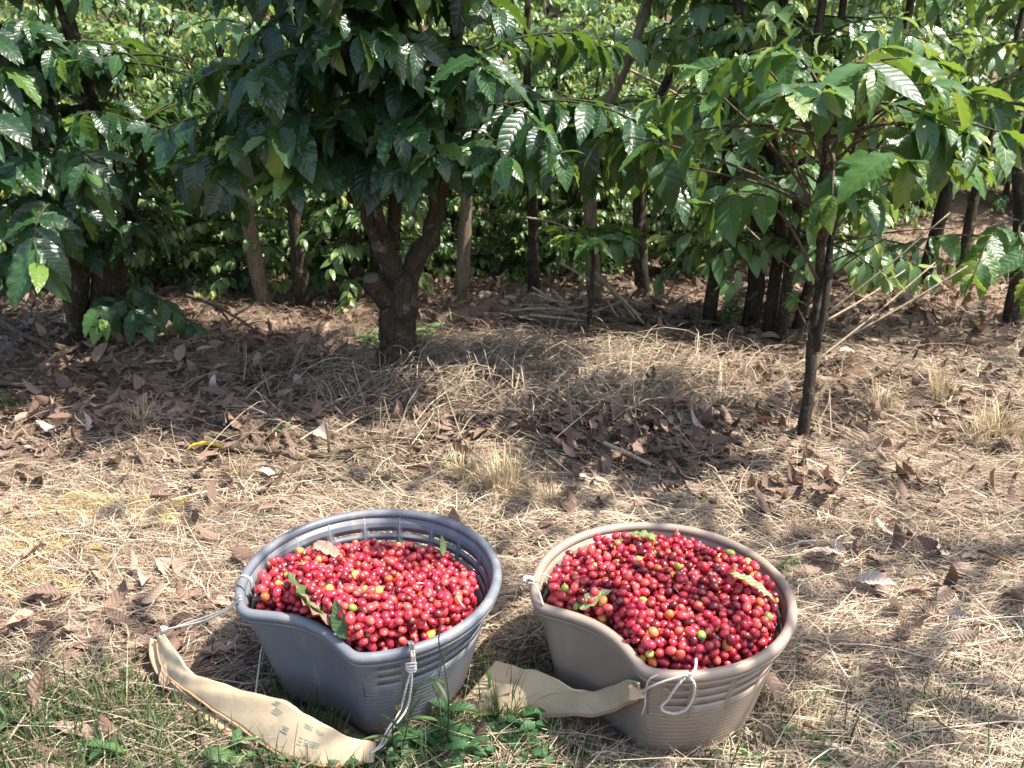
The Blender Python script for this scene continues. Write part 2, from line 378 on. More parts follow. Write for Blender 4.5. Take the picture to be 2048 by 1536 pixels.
# ------------------------------------------------------------------ ribbons of grass / straw
def ribbons(mb, P0, dirv, L, Wd, arch, bend, tint, seg=3, up0=None):
    """straws: start P0 (n,3), unit direction dirv (n,3), arch = z rise mid, bend = sideways"""
    n = len(P0); v = np.linspace(0, 1, seg + 1)
    S = nrm(np.cross(dirv, np.array([0, 0, 1.0]) + rng.normal(0, .35, (n, 3))))
    c = P0[:, None, :] + dirv[:, None, :] * (L[:, None] * v)[..., None]
    side = nrm(np.cross(dirv, [0, 0, 1.0]))
    c = c + side[:, None, :] * (bend[:, None] * 4 * v * (1 - v))[..., None]
    c[..., 2] += arch[:, None] * 4 * v * (1 - v)
    wv = Wd[:, None] * (1 - 0.55 * v)
    V = np.stack([c - S[:, None, :] * wv[..., None] / 2, c + S[:, None, :] * wv[..., None] / 2], 2)
    m = 2 * (seg + 1); k = np.arange(seg)
    f = np.stack([2 * k, 2 * k + 1, 2 * k + 3, 2 * k + 2], -1)
    F = (np.arange(n)[:, None, None] * m + f[None]).reshape(-1, 4)
    mb.add(V, F, None, np.repeat(tint, m))

def blades(mb, P0, lean, L, Wd, curl, tint, seg=4):
    """upright blades: start P0, horizontal lean dir (n,2) , curl amount"""
    n = len(P0); v = np.linspace(0, 1, seg + 1)
    a = curl[:, None] * v
    h = L[:, None] * np.where(curl[:, None] < .01, v, np.sin(a) / np.maximum(curl[:, None], .01))
    o = L[:, None] * (1 - np.cos(a)) / np.maximum(curl[:, None], .01)
    ld = np.concatenate([lean, np.zeros((n, 1))], 1)
    c = P0[:, None, :] + o[..., None] * ld[:, None, :]; c[..., 2] += h
    S = np.stack([-lean[:, 1], lean[:, 0], np.zeros(n)], -1) + rng.normal(0, .4, (n, 3)) * [1, 1, 0]; S = nrm(S)
    wv = Wd[:, None] * (1 - v ** 2 * .95)
    V = np.stack([c - S[:, None, :] * wv[..., None] / 2, c + S[:, None, :] * wv[..., None] / 2], 2)
    m = 2 * (seg + 1); k = np.arange(seg)
    f = np.stack([2 * k, 2 * k + 1, 2 * k + 3, 2 * k + 2], -1)
    F = (np.arange(n)[:, None, None] * m + f[None]).reshape(-1, 4)
    mb.add(V, F, None, np.repeat(tint, m))

BL = np.array([-0.234, 1.278]); BR = np.array([0.240, 1.234])
def clear_of_baskets(x, y, r=0.165):
    return (np.hypot(x - BL[0], y - BL[1]) > r) & (np.hypot(x - BR[0], y - BR[1]) > r)
def fld(x, y, s, seed):
    g = np.random.default_rng(seed); k = g.normal(0, s, (6, 2)); p = g.uniform(0, 6.28, 6)
    return sum(np.sin(k[i, 0] * x + k[i, 1] * y + p[i]) for i in range(6)) / 6 ** .5

def litter(x, y):   # 0..1, where dead leaves dominate over straw
    m = .12 * np.clip(fld(x, y, 5, 77), 0, 2) + .68 * np.clip((y - 1.8) / .5, 0, 1) * np.clip(.6 + .6 * fld(x, y, 3.5, 41), 0, 1) * np.where(x > .7 + .4 * (y - 2), .5, 1)
    for (cx, cy, a, sx, sy) in [(0.32, 2.25, 1.0, 0.36, 0.2), (-0.75, 2.6, 1.0, 0.6, 0.28), (-1.6, 3.2, .9, .7, .4), (0.6, 3.4, .9, 1.2, .35), (-.7, 3.5, .7, .6, .4),
                                (0.95, 1.95, .6, .25, .1), (1.6, 4.0, 1.0, 1.3, .6), (0, 4.6, 1.0, 3, .9), (-1.2, 4.2, .9, 1, .5)]:
        m = np.maximum(m, a * np.exp(-((x - cx) / sx) ** 2 - ((y - cy) / sy) ** 2))
    return m

def scatter(n, y0, y1, power, wide=0.62):
    """random ground points inside the viewed wedge, denser near"""
    t = rng.uniform(0, 1, n); y = (y0 ** power + t * (y1 ** power - y0 ** power)) ** (1 / power)
    x = rng.uniform(-1, 1, n) * (y * wide + 0.25)
    return x, y

def strap_dist(x, y):
    d = np.full(np.shape(x), 9.0)
    for pl in ([(312, 1290), (345, 1345), (430, 1405), (520, 1455), (600, 1490), (680, 1510), (745, 1515)], [(950, 1420), (1060, 1425), (1140, 1425), (1200, 1430)]):
        Q = smooth_path([gp(*q) for q in pl], 40)
        for q in Q: d = np.minimum(d, np.hypot(x - q[0], y - q[1]))
    return d
mb = MB()
x, y = scatter(150000, 0.85, 5.5, 0.35)
lm = litter(x, y); green = np.clip((1.30 - y) / .12, 0, 1) * (x < .15)
keep = clear_of_baskets(x, y) & (strap_dist(x, y) > .045) & (rng.uniform(0, 1, len(x)) > lm * 0.72 + green * .45) & (fld(x, y, 5, 3) + rng.normal(0, .35, len(x)) > -1.1)
x, y = x[keep], y[keep]; n = len(x)
an = 0.9 * fld(x, y, 1.6, 11) + rng.normal(0, 0.75, n)
el = np.abs(rng.normal(0, 0.09, n))
dv = nrm(np.stack([np.cos(an), np.sin(an), el], -1)); dv[:, :2] *= np.where(rng.uniform(0, 1, n) < .5, 1, -1)[:, None]
L = np.where(rng.uniform(0, 1, n) < .45, rng.gamma(3, .012, n), rng.gamma(5, 0.021, n)) * (0.7 + 0.15 * y); Wd = rng.gamma(3.5, 0.00037, n).clip(.0006, .004) * (0.85 + 0.16 * y)
P0 = np.stack([x, y, gz(x, y) + np.abs(rng.normal(0, .010, n)) + .002], -1)
P0[:, :2] -= dv[:, :2] * L[:, None] / 2
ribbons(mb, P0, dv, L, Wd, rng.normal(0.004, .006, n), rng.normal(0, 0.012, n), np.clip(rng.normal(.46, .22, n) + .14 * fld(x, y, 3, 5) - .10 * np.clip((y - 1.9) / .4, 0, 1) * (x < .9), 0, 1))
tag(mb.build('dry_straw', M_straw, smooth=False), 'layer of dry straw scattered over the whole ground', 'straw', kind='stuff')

# grey fine straw heap beside the main tree
mb = MB(); n = 4000
x = 0.05 + rng.normal(0, .36, n); y = 2.70 + rng.normal(0, .17, n)
an = rng.normal(0.3, 0.9, n); dv = nrm(np.stack([np.cos(an), np.sin(an), rng.normal(0, .18, n)], -1)); L = rng.uniform(.15, .4, n)
P0 = np.stack([x, y, gz(x, y) + np.abs(rng.normal(0, .02, n))], -1) - dv * [1, 1, .6] * L[:, None] / 2
ribbons(mb, P0, dv, L, rng.uniform(.0018, .0032, n), rng.normal(.04, .03, n), rng.normal(0, .04, n), np.clip(rng.normal(.4, .2, n), 0, 1), seg=5)
tag(mb.build('straw_heap', M_straw, smooth=False), 'mounded heap of long grey dry stalks at the right foot of the thick forked tree', 'straw heap', kind='stuff')

# ------------------------------------------------------------------ leaf litter (stuff)
def dead_params(n, g):
    return dict(curl=g.normal(0.5, 1.0, n), wave=g.uniform(.03, .13, n), fold=g.normal(.35, .4, n))
mb = MB()
x, y = scatter(27000, 0.9, 6.0, 0.5)
keep = (rng.uniform(0, 1, len(x)) < 0.028 + litter(x, y) * .95) & clear_of_baskets(x, y, .2)
x, y = x[keep], y[keep]; n = len(x)
an = rng.uniform(0, 2 * PI, n); D = np.stack([np.cos(an), np.sin(an), rng.normal(0.05, .3, n)], -1)
N = np.stack([rng.normal(0, .45, n), rng.normal(0, .45, n), np.where(rng.uniform(0, 1, n) < .6, 1, -1)], -1)
L = rng.uniform(.025, .085, n) * (0.85 + .06 * y)
leaves(mb, np.stack([x, y, gz(x, y) + rng.uniform(.004, .025, n)], -1), D, N, L, L * rng.uniform(.35, .55, n), tint=np.clip(rng.normal(.36, .26, n), 0, 1), nl=5, nw=2, **dead_params(n, rng))
tag(mb.build('leaf_litter', M_dead), 'brown litter of small dead leaves among the straw and under the trees', 'leaf litter', kind='stuff')

mb = MB(); n = 1500
x, y = scatter(n, 0.95, 5.0, 0.7); kp = clear_of_baskets(x, y, .2) & (rng.uniform(0, 1, n) < .25 + litter(x, y)) & (strap_dist(x, y) > .08); x, y = x[kp], y[kp]
for x_, y_ in zip(x, y):
    a_ = rng.uniform(0, 2 * PI); L_ = rng.gamma(4, .03); d_ = np.array([math.cos(a_), math.sin(a_), rng.normal(0, .12)])
    P_ = np.array([x_, y_, float(gz(x_, y_)) + .010]) + d_ * L_ * np.linspace(-.5, .5, 5)[:, None] + rng.normal(0, .006, (5, 3))
    tube(mb, P_, np.linspace(1, .5, 5) * rng.uniform(.0012, .0034), 5)
tag(mb.build('twig_litter', M_deadwood), 'scattered small broken twigs lying through the straw and leaf litter', 'twigs', kind='stuff')

# ------------------------------------------------------------------ trees
def branch_path(p0, az, elev, length, droop, n, g):
    pts = [np.array(p0, float)]; st = length / (n - 1); e = elev; a = az
    for k in range(n - 1):
        d = np.array([math.cos(a) * math.cos(e), math.sin(a) * math.cos(e), math.sin(e)])
        pts.append(pts[-1] + d * st); e -= droop / (n - 1) * (0.5 + k / n); a += g.normal(0, .06)
    return np.array(pts)

class Tree:
    def __init__(s, seed): s.g = np.random.default_rng(seed); s.wood = MB(); s.tw = MB(); s.lf = MB(); s.par = []; s.clip = None
    def stem(s, pts, r0, r1, n=14, sides=9, lump=.06):
        P = smooth_path(pts, n); P[1:-1] += s.g.normal(0, r0 * .12, (n - 2, 3)); R = np.linspace(r0, r1, n)
        tube(s.wood, P, R, sides, lump=lump, r_=s.g); return P
    def leafadd(s, p, d, nn, L, tint, curl=None):
        if s.clip and not s.clip(p + d * L * .6): return
        s.par.append((p, d, nn, L, tint, s.g.normal(.75, .35) if curl is None else curl))
    def branch(s, p0, az, elev, length, droop, leaf=.17, node=.065, start=.3, r=.006, tintb=.45, young=.12, down=.55, skip=.05):
        g = s.g; n = max(4, int(length / node) + 1)
        P = branch_path(p0, az, elev, length, droop, n, g)
        tube(s.tw, P, np.linspace(r, r * .35, n), 5, tint=.5)
        for k in range(n):
            f = k / (n - 1)
            if f < start: continue
            t = nrm(P[min(k + 1, n - 1)] - P[max(k - 1, 0)])
            sd = nrm(np.cross(t, [0, 0, 1.0]))
            for sg in (-1, 1):
                if g.uniform() < skip: continue
                d = nrm(t * g.uniform(.35, .8) + sd * sg * g.uniform(.5, .95) + np.array([0, 0, -1]) * g.normal(down, .28) + g.normal(0, .15, 3))
                nn = np.array([0, 0, 1.0]) + t * .25 + g.normal(0, .28, 3)
                ti = np.clip(g.normal(tintb, .18), 0, .84)
                if f > .8 and g.uniform() < young: ti = g.uniform(.86, 1)
                s.leafadd(P[k], d, nn, leaf * g.uniform(.65, 1.2) * (0.75 if f > .93 else 1), ti)
        t = nrm(P[-1] - P[-2])
        for q in range(3):
            d = nrm(t + g.normal(0, .5, 3) + np.array([0, 0, -.25]))
            s.leafadd(P[-1], d, np.array([0, 0, 1.0]) + g.normal(0, .3, 3), leaf * g.uniform(.4, .8), g.uniform(.85, 1) if g.uniform() < young * 2.5 else g.uniform(.4, .8))
        return P
    def tuft(s, p, n, leaf, tintlo=.6, tinthi=.95):
        g = s.g
        for q in range(n):
            a = g.uniform(0, 2 * PI); d = nrm([math.cos(a), math.sin(a), g.normal(.1, .35)])
            s.leafadd(np.array(p), d, np.array([0, 0, 1.0]) + g.normal(0, .2, 3), leaf * g.uniform(.6, 1.1), g.uniform(tintlo, tinthi))
    def clothe(s, P, z0, z1, step, length, leaf, elev=.25, droop=1.1, start=.3, per=2, **kw):
        """lateral branches round a stem path from height z0 to z1; length(f) with f 0 bottom..1 top"""
        g = s.g; z = z0; a = g.uniform(0, PI)
        while z < z1:
            k = np.argmin(np.abs(P[:, 2] - z)); f = (z - z0) / (z1 - z0)
            for q in range(per):
                az = a + q * 2 * PI / per + g.normal(0, .25)
                s.branch(P[k], az, elev + g.normal(0, .15) + .35 * f, length(f) * g.uniform(.75, 1.15), droop * g.uniform(.7, 1.2), leaf, start=start * (1 - .5 * f), **kw)
            a += PI / per + g.normal(0, .3); z += step * g.uniform(.8, 1.2)
    def leafmesh(s, nl, nw, wfac=.43, wave=.075, nwave=5.0):
        g = s.g; P, D, N, L, T, Cu = map(np.array, zip(*s.par)); n = len(P)
        leaves(s.lf, P, D, N, L, L * wfac * g.uniform(.85, 1.15, n), Cu, np.abs(g.normal(wave, wave * .4, n)), g.normal(.22, .14, n), T, nl, nw, r_=g, nwave=nwave, twist=.25)
        # petioles are short: leaf bases sit on the twig
    def finish(s, name, loc, label, cat, mats=(None, None, None), group=None, nl=14, nw=6, **kw):
        s.leafmesh(nl, nw, **kw)
        t = empty(name, loc, label, cat, group)
        s.wood.build('trunk', mats[0] or M_bark, t)
        if s.tw.V: s.tw.build('branches', mats[1] or M_twig, t)
        s.lf.build('crown', mats[2] or M_leaf, t)
        return t

v3 = lambda *a: np.array(a, float)
def rel(px, py, Y, base): return at(px, py, Y) - base

# --- main forked tree
b = on(800, 752); T = Tree(21); by = b[1]; T.clip = lambda p: p[0] > -.60 + .25 * max(0, .85 - p[2]) and p[2] > .44
f0 = rel(795, 640, by, b); f1 = rel(798, 560, by, b)
T.stem([v3(0, 0, -.06), v3(0, 0, .05), f0, f1 + v3(0, 0, .02)], .062, .058, 14, 14, .04)
tube(T.wood, smooth_path([v3(0, 0, -.05), v3(0, 0, .03), v3(0, 0, .10), v3(0, 0, .18)], 8), [.11, .092, .080, .072, .066, .060, .054, .046], 16, lump=.04)
for q in range(9):   # burls round the fork
    p = f0 + v3(rng.uniform(-.05, .05), rng.uniform(-.05, .03), rng.uniform(-.02, .10)); tube(T.wood, smooth_path([p + v3(0, 0, -.04), p, p + rng.normal(0, .01, 3) + v3(0, 0, .04)], 7), [.006, .018, .024, .027, .024, .018, .006], 9, lump=.06)
sL = T.stem([f1 - v3(0.01, 0, .03), rel(765, 490, by - .02, b), rel(740, 420, by - .04, b), rel(735, 340, by - .03, b), rel(715, 200, by - .05, b), v3(-.28, -.10, 1.7)], .040, .015, 18, 10)
sM = T.stem([rel(785, 500, by + .02, b), rel(790, 400, by + .04, b), rel(785, 300, by + .06, b), rel(800, 120, by + .05, b), v3(-.02, .1, 2.0)], .023, .012, 16, 8)
sR = T.stem([f1 - v3(-.01, 0, .02), rel(850, 490, by, b), rel(868, 430, by, b), rel(890, 330, by + .02, b), rel(905, 180, by, b), v3(.26, -.02, 1.75)], .035, .015, 18, 10)
sF = T.stem([rel(770, 480, by - .05, b), rel(742, 350, by - .16, b), rel(735, 250, by - .2, b), rel(740, 60, by - .25, b), v3(-.1, -.3, 1.55)], .016, .008, 12, 6)
stub = smooth_path([f0 + v3(-.005, -.01, .04), rel(750, 575, by - .08, b), rel(742, 556, by - .10, b)], 5)
tube(T.wood, stub, [.02, .031, .030, .029, .027], 12, lump=.05)
kw = dict(leaf=.142, start=.15, tintb=.36, young=.12, down=.55, node=.046, skip=.03)
T.clothe(sL, .98, 1.62, .070, lambda f: .52 - .2 * f, elev=.2, droop=.85, **kw)
T.clothe(sR, .97, 1.68, .070, lambda f: .52 - .2 * f, elev=.2, droop=.85, **kw)
T.clothe(sM, 1.0, 1.9, .09, lambda f: .50 - .2 * f, elev=.2, droop=.85, **kw)
T.clothe(sF, .93, 1.5, .070, lambda f: .32 - .1 * f, elev=.25, droop=1.0, **kw)
for (st_, k_, az_, ln_) in [(sF, 9, -1.9, .38), (sF, 9, -1.2, .40), (sF, 8, -1.6, .30), (sL, 12, -2.3, .5), (sL, 13, -1.7, .5), (sR, 12, -1.3, .5), (sR, 12, -.8, .5), (sR, 13, -1.8, .45), (sL, 12, -2.8, .5), (sL, 13, -2.6, .6), (sR, 13, -.4, .6), (sM, 11, -1.5, .42), (sF, 10, -1.5, .34), (sF, 9, -2.5, .36), (sF, 9, -.6, .36), (sF, 8, -1.3, .26), (sL, 11, -1.9, .42), (sL, 11, -1.2, .40), (sR, 11, -1.1, .40), (sR, 11, -2.2, .42), (sR, 12, -1.6, .45), (sM, 10, -1.8, .45), (sM, 10, -1.2, .45), (sL, 13, -2.2, .5), (sR, 13, -1.0, .5), (sR, 13, -.1, .62), (sR, 12, .2, .60), (sL, 14, -1.8, .5), (sR, 14, -1.4, .5)]: T.branch(st_[k_], az_, .3, ln_, .9, .155, start=.2, tintb=.38, down=.6, node=.046)
T.branch(sR[10], -.15, .3, .74, 1.0, .17, start=.3); T.branch(sR[11], .25, .2, .7, .9, .17); T.branch(sR[12], -.4, .25, .7, .9, .17)
T.branch(sL[12], PI + .2, .3, .60, 1.0, .2);
tm = T.finish('coffee_tree', b, 'large coffee tree with a thick stump forked into three stems', 'coffee tree')
mbc = MB(); e = stub[-1]; dd = nrm(stub[-1] - stub[-2]); tube(mbc, [e - dd * .002, e + dd * .005], [.026, .023], 12)
mbc.build('cut_stub_face', M_cutwood, tm)

# --- left tree
b = on(195, 672); T = Tree(33); by = b[1]; T.clip = lambda p: not (p[2] > .84 and p[0] > .26 + .25 * max(0, 1.1 - p[2]))
s1 = T.stem([v3(.03, 0, -.06), rel(215, 560, by, b), rel(210, 430, by, b), rel(190, 250, by, b), v3(-.05, 0, 1.9)], .066, .016, 16, 10)
s2 = T.stem([v3(-.07, -.03, -.06), rel(155, 560, by - .05, b), rel(140, 430, by - .1, b), rel(90, 200, by - .15, b), v3(-.4, -.3, 1.7)], .048, .014, 16, 9)
s3 = T.stem([v3(.08, 0, -.05), rel(240, 560, by, b), rel(262, 420, by, b), rel(275, 330, by, b), rel(280, 250, by, b)], .03, .012, 14, 8)
kw = dict(leaf=.142, start=.12, tintb=.42, young=.14, down=.5, node=.048, skip=.04)
T.clothe(s1, .84, 1.8, .075, lambda f: .50 - .15 * f, elev=.2, droop=.95, **kw)
T.clothe(s2, .84, 1.65, .075, lambda f: .52 - .2 * f, elev=.2, droop=.95, **kw)
T.clothe(s3, .78, 1.15, .08, lambda f: .40 - .2 * f, elev=.2, droop=.95, **kw)
for az_, k_, ln in ((-1.75, 6, .55), (-1.2, 8, .7), (-2.2, 9, .7), (-1.5, 10, .6)): T.branch(s2[k_], az_, .25, ln, 1.0, .165, start=.35, tintb=.5, node=.05)
for (st_, k_, a_) in [(s1, 9, -1.9), (s1, 10, -1.2), (s1, 11, -2.4), (s1, 12, -1.6), (s1, 12, -.6), (s2, 11, -2.6), (s2, 11, -1.5), (s2, 12, -.9), (s2, 13, -2.0), (s2, 10, 2.9), (s2, 12, 3.3), (s1, 10, -.3), (s2, 10, -1.0)]: T.branch(st_[k_], a_, .3, T.g.uniform(.4, .6), 1.0, .148, start=.15, tintb=.42, node=.046, young=.15)
for k_ in range(6, 9):
    for a_ in (-2.6, -1.6, -.7, .3): T.branch(s1[k_], a_ + T.g.normal(0, .3), .35, T.g.uniform(.14, .26), .9, .14, start=.15, tintb=.35, node=.05)
T.branch(s1[3], -.9, .1, .35, .9, .12, start=.4, tintb=.6); T.branch(s1[3], -1.3, .1, .3, .9, .13, start=.4, tintb=.6); T.branch(s1[4], -.5, -.1, .4, .8, .13, tintb=.4)
T.finish('coffee_tree', b, 'dark bushy coffee tree with a wide clustered trunk at the left edge', 'coffee tree')

# --- slender tree on the right in front
b = on(1605, 885); T = Tree(47); by = b[1]; T.clip = lambda p: p[2] < 1.06 - .18 * abs(p[0]) and p[0] < .52
s1 = T.stem([v3(0, 0, -.04), rel(1617, 800, by, b), rel(1625, 690, by, b), rel(1640, 560, by + .02, b), rel(1640, 420, by + .02, b), rel(1650, 310, by, b), rel(1658, 215, by, b)], .0175, .006, 20, 9, .05)
s2 = T.stem([rel(1632, 700, by, b), rel(1650, 610, by - .02, b), rel(1660, 500, by + .03, b), rel(1680, 400, by + .06, b), rel(1720, 250, by + .12, b)], .011, .006, 12, 7, .05)
kw = dict(tintb=.6, young=.25, down=.40, skip=.25, node=.06)
T.clothe(s1, .76, 1.0, .038, lambda f: .36 - .10 * f, .14, elev=.3, droop=1.0, start=.45, **kw)
T.clothe(s2, .78, .95, .06, lambda f: .28 - .08 * f, .13, elev=.45, droop=1.0, start=.4, **kw)
for (px, py, Yo, tx, ty, tYo, lf) in [(1635, 560, 0, 1530, 390, -.05, .15), (1640, 480, 0, 1560, 260, .0, .15), (1640, 420, 0, 1440, 190, .0, .17), (1648, 330, 0, 1530, 130, .0, .17),
                                   (1640, 520, 0, 1690, 370, -.12, .16), (1642, 470, 0, 1790, 250, -.1, .19), (1640, 500, 0, 1740, 300, -.2, .18), (1650, 350, 0, 1830, 180, .05, .17), (1660, 250, 0, 1760, 120, 0, .17), (1655, 250, 0, 1600, 100, -.05, .16),
                                   (1640, 450, 0, 1870, 330, .1, .16), (1650, 300, 0, 1700, 130, -.1, .17), (1650, 420, 0, 1300, 280, .25, .17), (1650, 430, 0, 1400, 340, .3, .16)]:
    p0 = rel(px, py, by + Yo, b); p1 = rel(tx, ty, by + tYo, b); P = smooth_path([p0, (p0 + p1) / 2 + v3(0, 0, .02), p1], 6)
    tube(T.tw, P, np.linspace(.005, .0028, 6), 5)
    t = nrm(p1 - p0); d0 = nrm(t * [1, 1, .2])
    T.branch(p1, math.atan2(t[1], t[0]), .1, .15, .8, lf * .85, node=.055, start=0, r=.003, tintb=.6, young=.3, down=.5, skip=.15)
P = smooth_path([rel(1632, 690, by, b), rel(1600, 625, by - .02, b), rel(1590, 600, by - .03, b)], 5); tube(T.tw, P, [.004, .003, .003, .002, .002], 5); T.tuft(P[-1], 6, .06)
for q in range(14):   # bare dead twigs under the canopy
    k = T.g.integers(9, 16); a = T.g.uniform(0, 2 * PI); tube(T.tw, branch_path(s1[k], a, T.g.uniform(.2, .9), T.g.uniform(.15, .32), .4, 5, T.g), np.linspace(.003, .0012, 5), 4)
tr = T.finish('coffee_tree', b, 'slender young coffee tree with a thin trunk and umbrella crown behind the brown basket', 'coffee tree', (None, M_deadwood, M_leaf2), wave=.05)
M_berry = simple('red_berry', (0.42, 0.02, 0.02), 0.3, 0.3)
for (px, py, Yo) in [(1557, 270, -.02), (1588, 297, -.02)]:
    p = rel(px, py, by + Yo, b); mbc = MB()
    tube(mbc, p + v3(0, 0, 1) * np.linspace(-.006, .006, 7)[:, None], .0065 * np.sqrt(np.maximum(.02, 1 - np.linspace(-1, 1, 7) ** 2)), 8); mbc.build('ripe_berry', M_berry, tr)

# --- branch tree at the right edge with yellowing leaves
b = on(2030, 655); T = Tree(58); by = b[1]
s1 = T.stem([v3(0, 0, -.05), rel(2035, 560, by, b), rel(2045, 420, by, b), rel(2060, 250, by, b), v3(.1, 0, 2.0)], .04, .015, 14, 8)
s2 = T.stem([v3(.06, 0, -.05), rel(2050, 540, by, b), rel(2075, 400, by, b), v3(.3, -.2, 1.7)], .03, .012, 12, 8)
kw = dict(leaf=.14, tintb=.55, young=.3, down=.5, skip=.15)
T.clothe(s1, .85, 1.9, .09, lambda f: .52 - .2 * f, elev=.2, droop=1.0, start=.35, **kw)
T.clothe(s2, .9, 1.6, .1, lambda f: .5 - .2 * f, elev=.2, droop=1.0, start=.35, **kw)
for az_, k_, ln, el_ in ((-2.3, 6, .8, .2), (-2.0, 6, .85, .15), (-2.7, 5, .8, .25), (-1.7, 7, .8, .25)): T.branch(s1[k_], az_, el_, ln, .8, .13, start=.45, tintb=.65, young=.5)
T.finish('coffee_tree', b, 'coffee tree at the right edge with long arching branches of yellowing leaves', 'coffee tree', (None, None, M_leaf2))

# --- small pale sapling in the middle, with its tuft of leaves
b = on(1182, 672); T = Tree(61); by = b[1]
T.stem([v3(0, 0, -.03), rel(1180, 610, by, b), rel(1186, 520, by, b), rel(1190, 470, by, b)], .011, .006, 10, 7)
for q in range(9):
    a = q * .7 * PI / 2 + .3; T.branch(rel(1190, 480, by, b), a, .35, .13, .9, .12, node=.05, start=.3, r=.003, tintb=.75, young=.3)
T.finish('coffee_sapling', b, 'tiny coffee sapling with one tuft of drooping leaves before the stick heap', 'sapling', (None, None, M_leaf2))

# --- unseen tall tree added right of the frame; its branches dapple the clearing
b = v3(2.3, 1.5, 0); b[2] = gz(b[0], b[1]); T = Tree(71)
s1 = T.stem([v3(0, 0, -.05), v3(0, 0, 1.0), v3(-.15, -.05, 2.0), v3(-.3, -.1, 3.0)], .05, .015, 16, 9)
for az_, z_, ln in ((2.9, 1.75, 1.0), (3.3, 1.9, 1.35), (3.6, 2.1, 1.5), (2.7, 2.2, 1.2), (3.9, 2.3, 1.3), (4.3, 2.0, 1.1), (3.1, 2.5, 1.4), (3.5, 2.7, 1.4), (4.6, 2.5, 1.1), (0.3, 2.0, .8), (1.2, 2.3, .9), (5.4, 2.2, .8), (4.0, 1.7, 1.0), (4.4, 1.8, 1.2), (4.1, 2.0, 1.3)):
    k = np.argmin(np.abs(s1[:, 2] - z_)); T.branch(s1[k], az_, .5, ln, .75, .17, node=.085, start=.3, r=.008, tintb=.5, skip=.2)
T.finish('coffee_tree', b, 'tall unseen coffee tree added just right of the frame to dapple the clearing with shade', 'coffee tree', nl=6, nw=4)

# --- background variants
def variant(seed, h, low, leaf, bl, stems=1, lean=0.08, rt=.03, per=2, tintb=.5, young=.2, step=.085):
    T = Tree(seed); g = T.g
    for q in range(stems):
        a = g.uniform(0, 2 * PI); o = v3(math.cos(a), math.sin(a), 0) * (.06 if stems > 1 else 0)
        P = T.stem([o + v3(0, 0, -.08), o * 1.6 + v3(g.normal(0, .03), g.normal(0, .03), h * .3), o * 3 + v3(g.normal(0, lean), g.normal(0, lean), h * .65), o * 4 + v3(g.normal(0, lean * 1.5), g.normal(0, lean * 1.5), h)], rt * g.uniform(.8, 1.1), .009, 10, 7)
        T.clothe(P, low, h, step, lambda f: bl * (1 - .55 * f), leaf, elev=.2, droop=1.1, start=.12, per=per, node=.052, tintb=tintb, young=young, skip=.15)
    T.leafmesh(4, 2, wave=.05, wfac=.42)
    wood = T.wood; wood2 = T.tw
    mbw = MB(); 
    for m_, mi in ((wood, 0), (wood2, 1)):
        for V, F, UVv, Tt in zip(m_.V, m_.F, m_.UV, m_.T):
            mbw.V.append(V); mbw.UV.append(UVv); mbw.T.append(Tt); mbw.C.append(np.ones((len(V), 4)))
        off = mbw.n
        for F in m_.F: mbw.F.append(F + off); mbw.MI.append(np.full(len(F), mi))
        mbw.n += m_.n
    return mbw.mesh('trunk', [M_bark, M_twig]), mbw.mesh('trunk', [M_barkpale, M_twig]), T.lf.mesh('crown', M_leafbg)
VAR = [variant(101, 2.0, .60, .115, .50, 1, rt=.036), variant(102, 2.1, .64, .12, .52, 1, rt=.04), variant(103, 1.9, .60, .115, .45, 1, rt=.03),
       variant(104, 2.2, .34, .11, .52, 3, rt=.028), variant(105, 2.0, .16, .105, .5, 2, rt=.03, tintb=.6), variant(106, 1.7, .10, .10, .46, 3, rt=.022, tintb=.62, young=.3), variant(107, 2.1, .74, .115, .28, 1, rt=.034, step=.11)]
def bgtree(vi, x, y, rz, s, label, group=None, pale=False, name='coffee_tree', sz=1.0):
    d, p, c = VAR[vi]
    t = empty(name, (x, y, float(gz(x, y))), label, 'coffee tree', group); t.rotation_euler = (0, 0, rz); t.scale = (s, s, s * sz)
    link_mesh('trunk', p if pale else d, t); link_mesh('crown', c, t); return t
near = [(535, 612, 6, 1.0, True, 'coffee tree with a pale sunlit trunk left of the thick forked tree'),
        (610, 618, 6, .95, False, 'coffee tree with a slim dark leaning trunk just left of the thick forked tree'),
        (915, 605, 6, .9, True, 'coffee tree with a thin pale trunk seen right of the thick forked tree'),
        (1070, 592, 6, .8, False, 'coffee tree with a thin black trunk midway between the forked tree and the tiny sapling'),
        (1195, 610, 6, .9, True, 'coffee tree with a pale trunk directly behind the tiny sapling'),
        (1415, 645, 0, .9, False, 'coffee tree with low dark leaves left of the slender young tree'),
        (1500, 650, 1, 1.0, False, 'coffee tree with a thick dark trunk left of the slender young tree'),
        (1555, 668, 3, .9, False, 'stout dark coffee tree standing close behind the slender young tree'),
        (1725, 575, 0, 1.0, False, 'coffee tree with a dark trunk first to the right of the slender young tree'),
        (1840, 565, 6, .95, False, 'coffee tree with a dark leaning trunk in the gap near the right edge'),
        (1920, 552, 2, 1.0, False, 'farther thin dark coffee tree in the gap near the right edge'),
        (455, 585, 5, .62, False, 'coffee tree with thin stems in the gap right of the left bushy tree'),
        (30, 590, 4, .8, False, 'leafy coffee tree behind the left bushy tree at the frame edge'),
        (330, 580, 5, .6, False, 'low leafy coffee shrub seen behind the left bushy tree'),
        (720, 590, 5, .75, False, 'low sunlit coffee shrub seen between the stems of the forked tree'),
        (1290, 590, 6, .95, False, 'thin dark coffee tree behind the heap of pale sticks')]
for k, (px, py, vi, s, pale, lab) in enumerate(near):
    p = on(px, py); bgtree(vi, p[0], p[1], k * 1.7, s, lab, 'coffee trees close behind the clearing', pale)
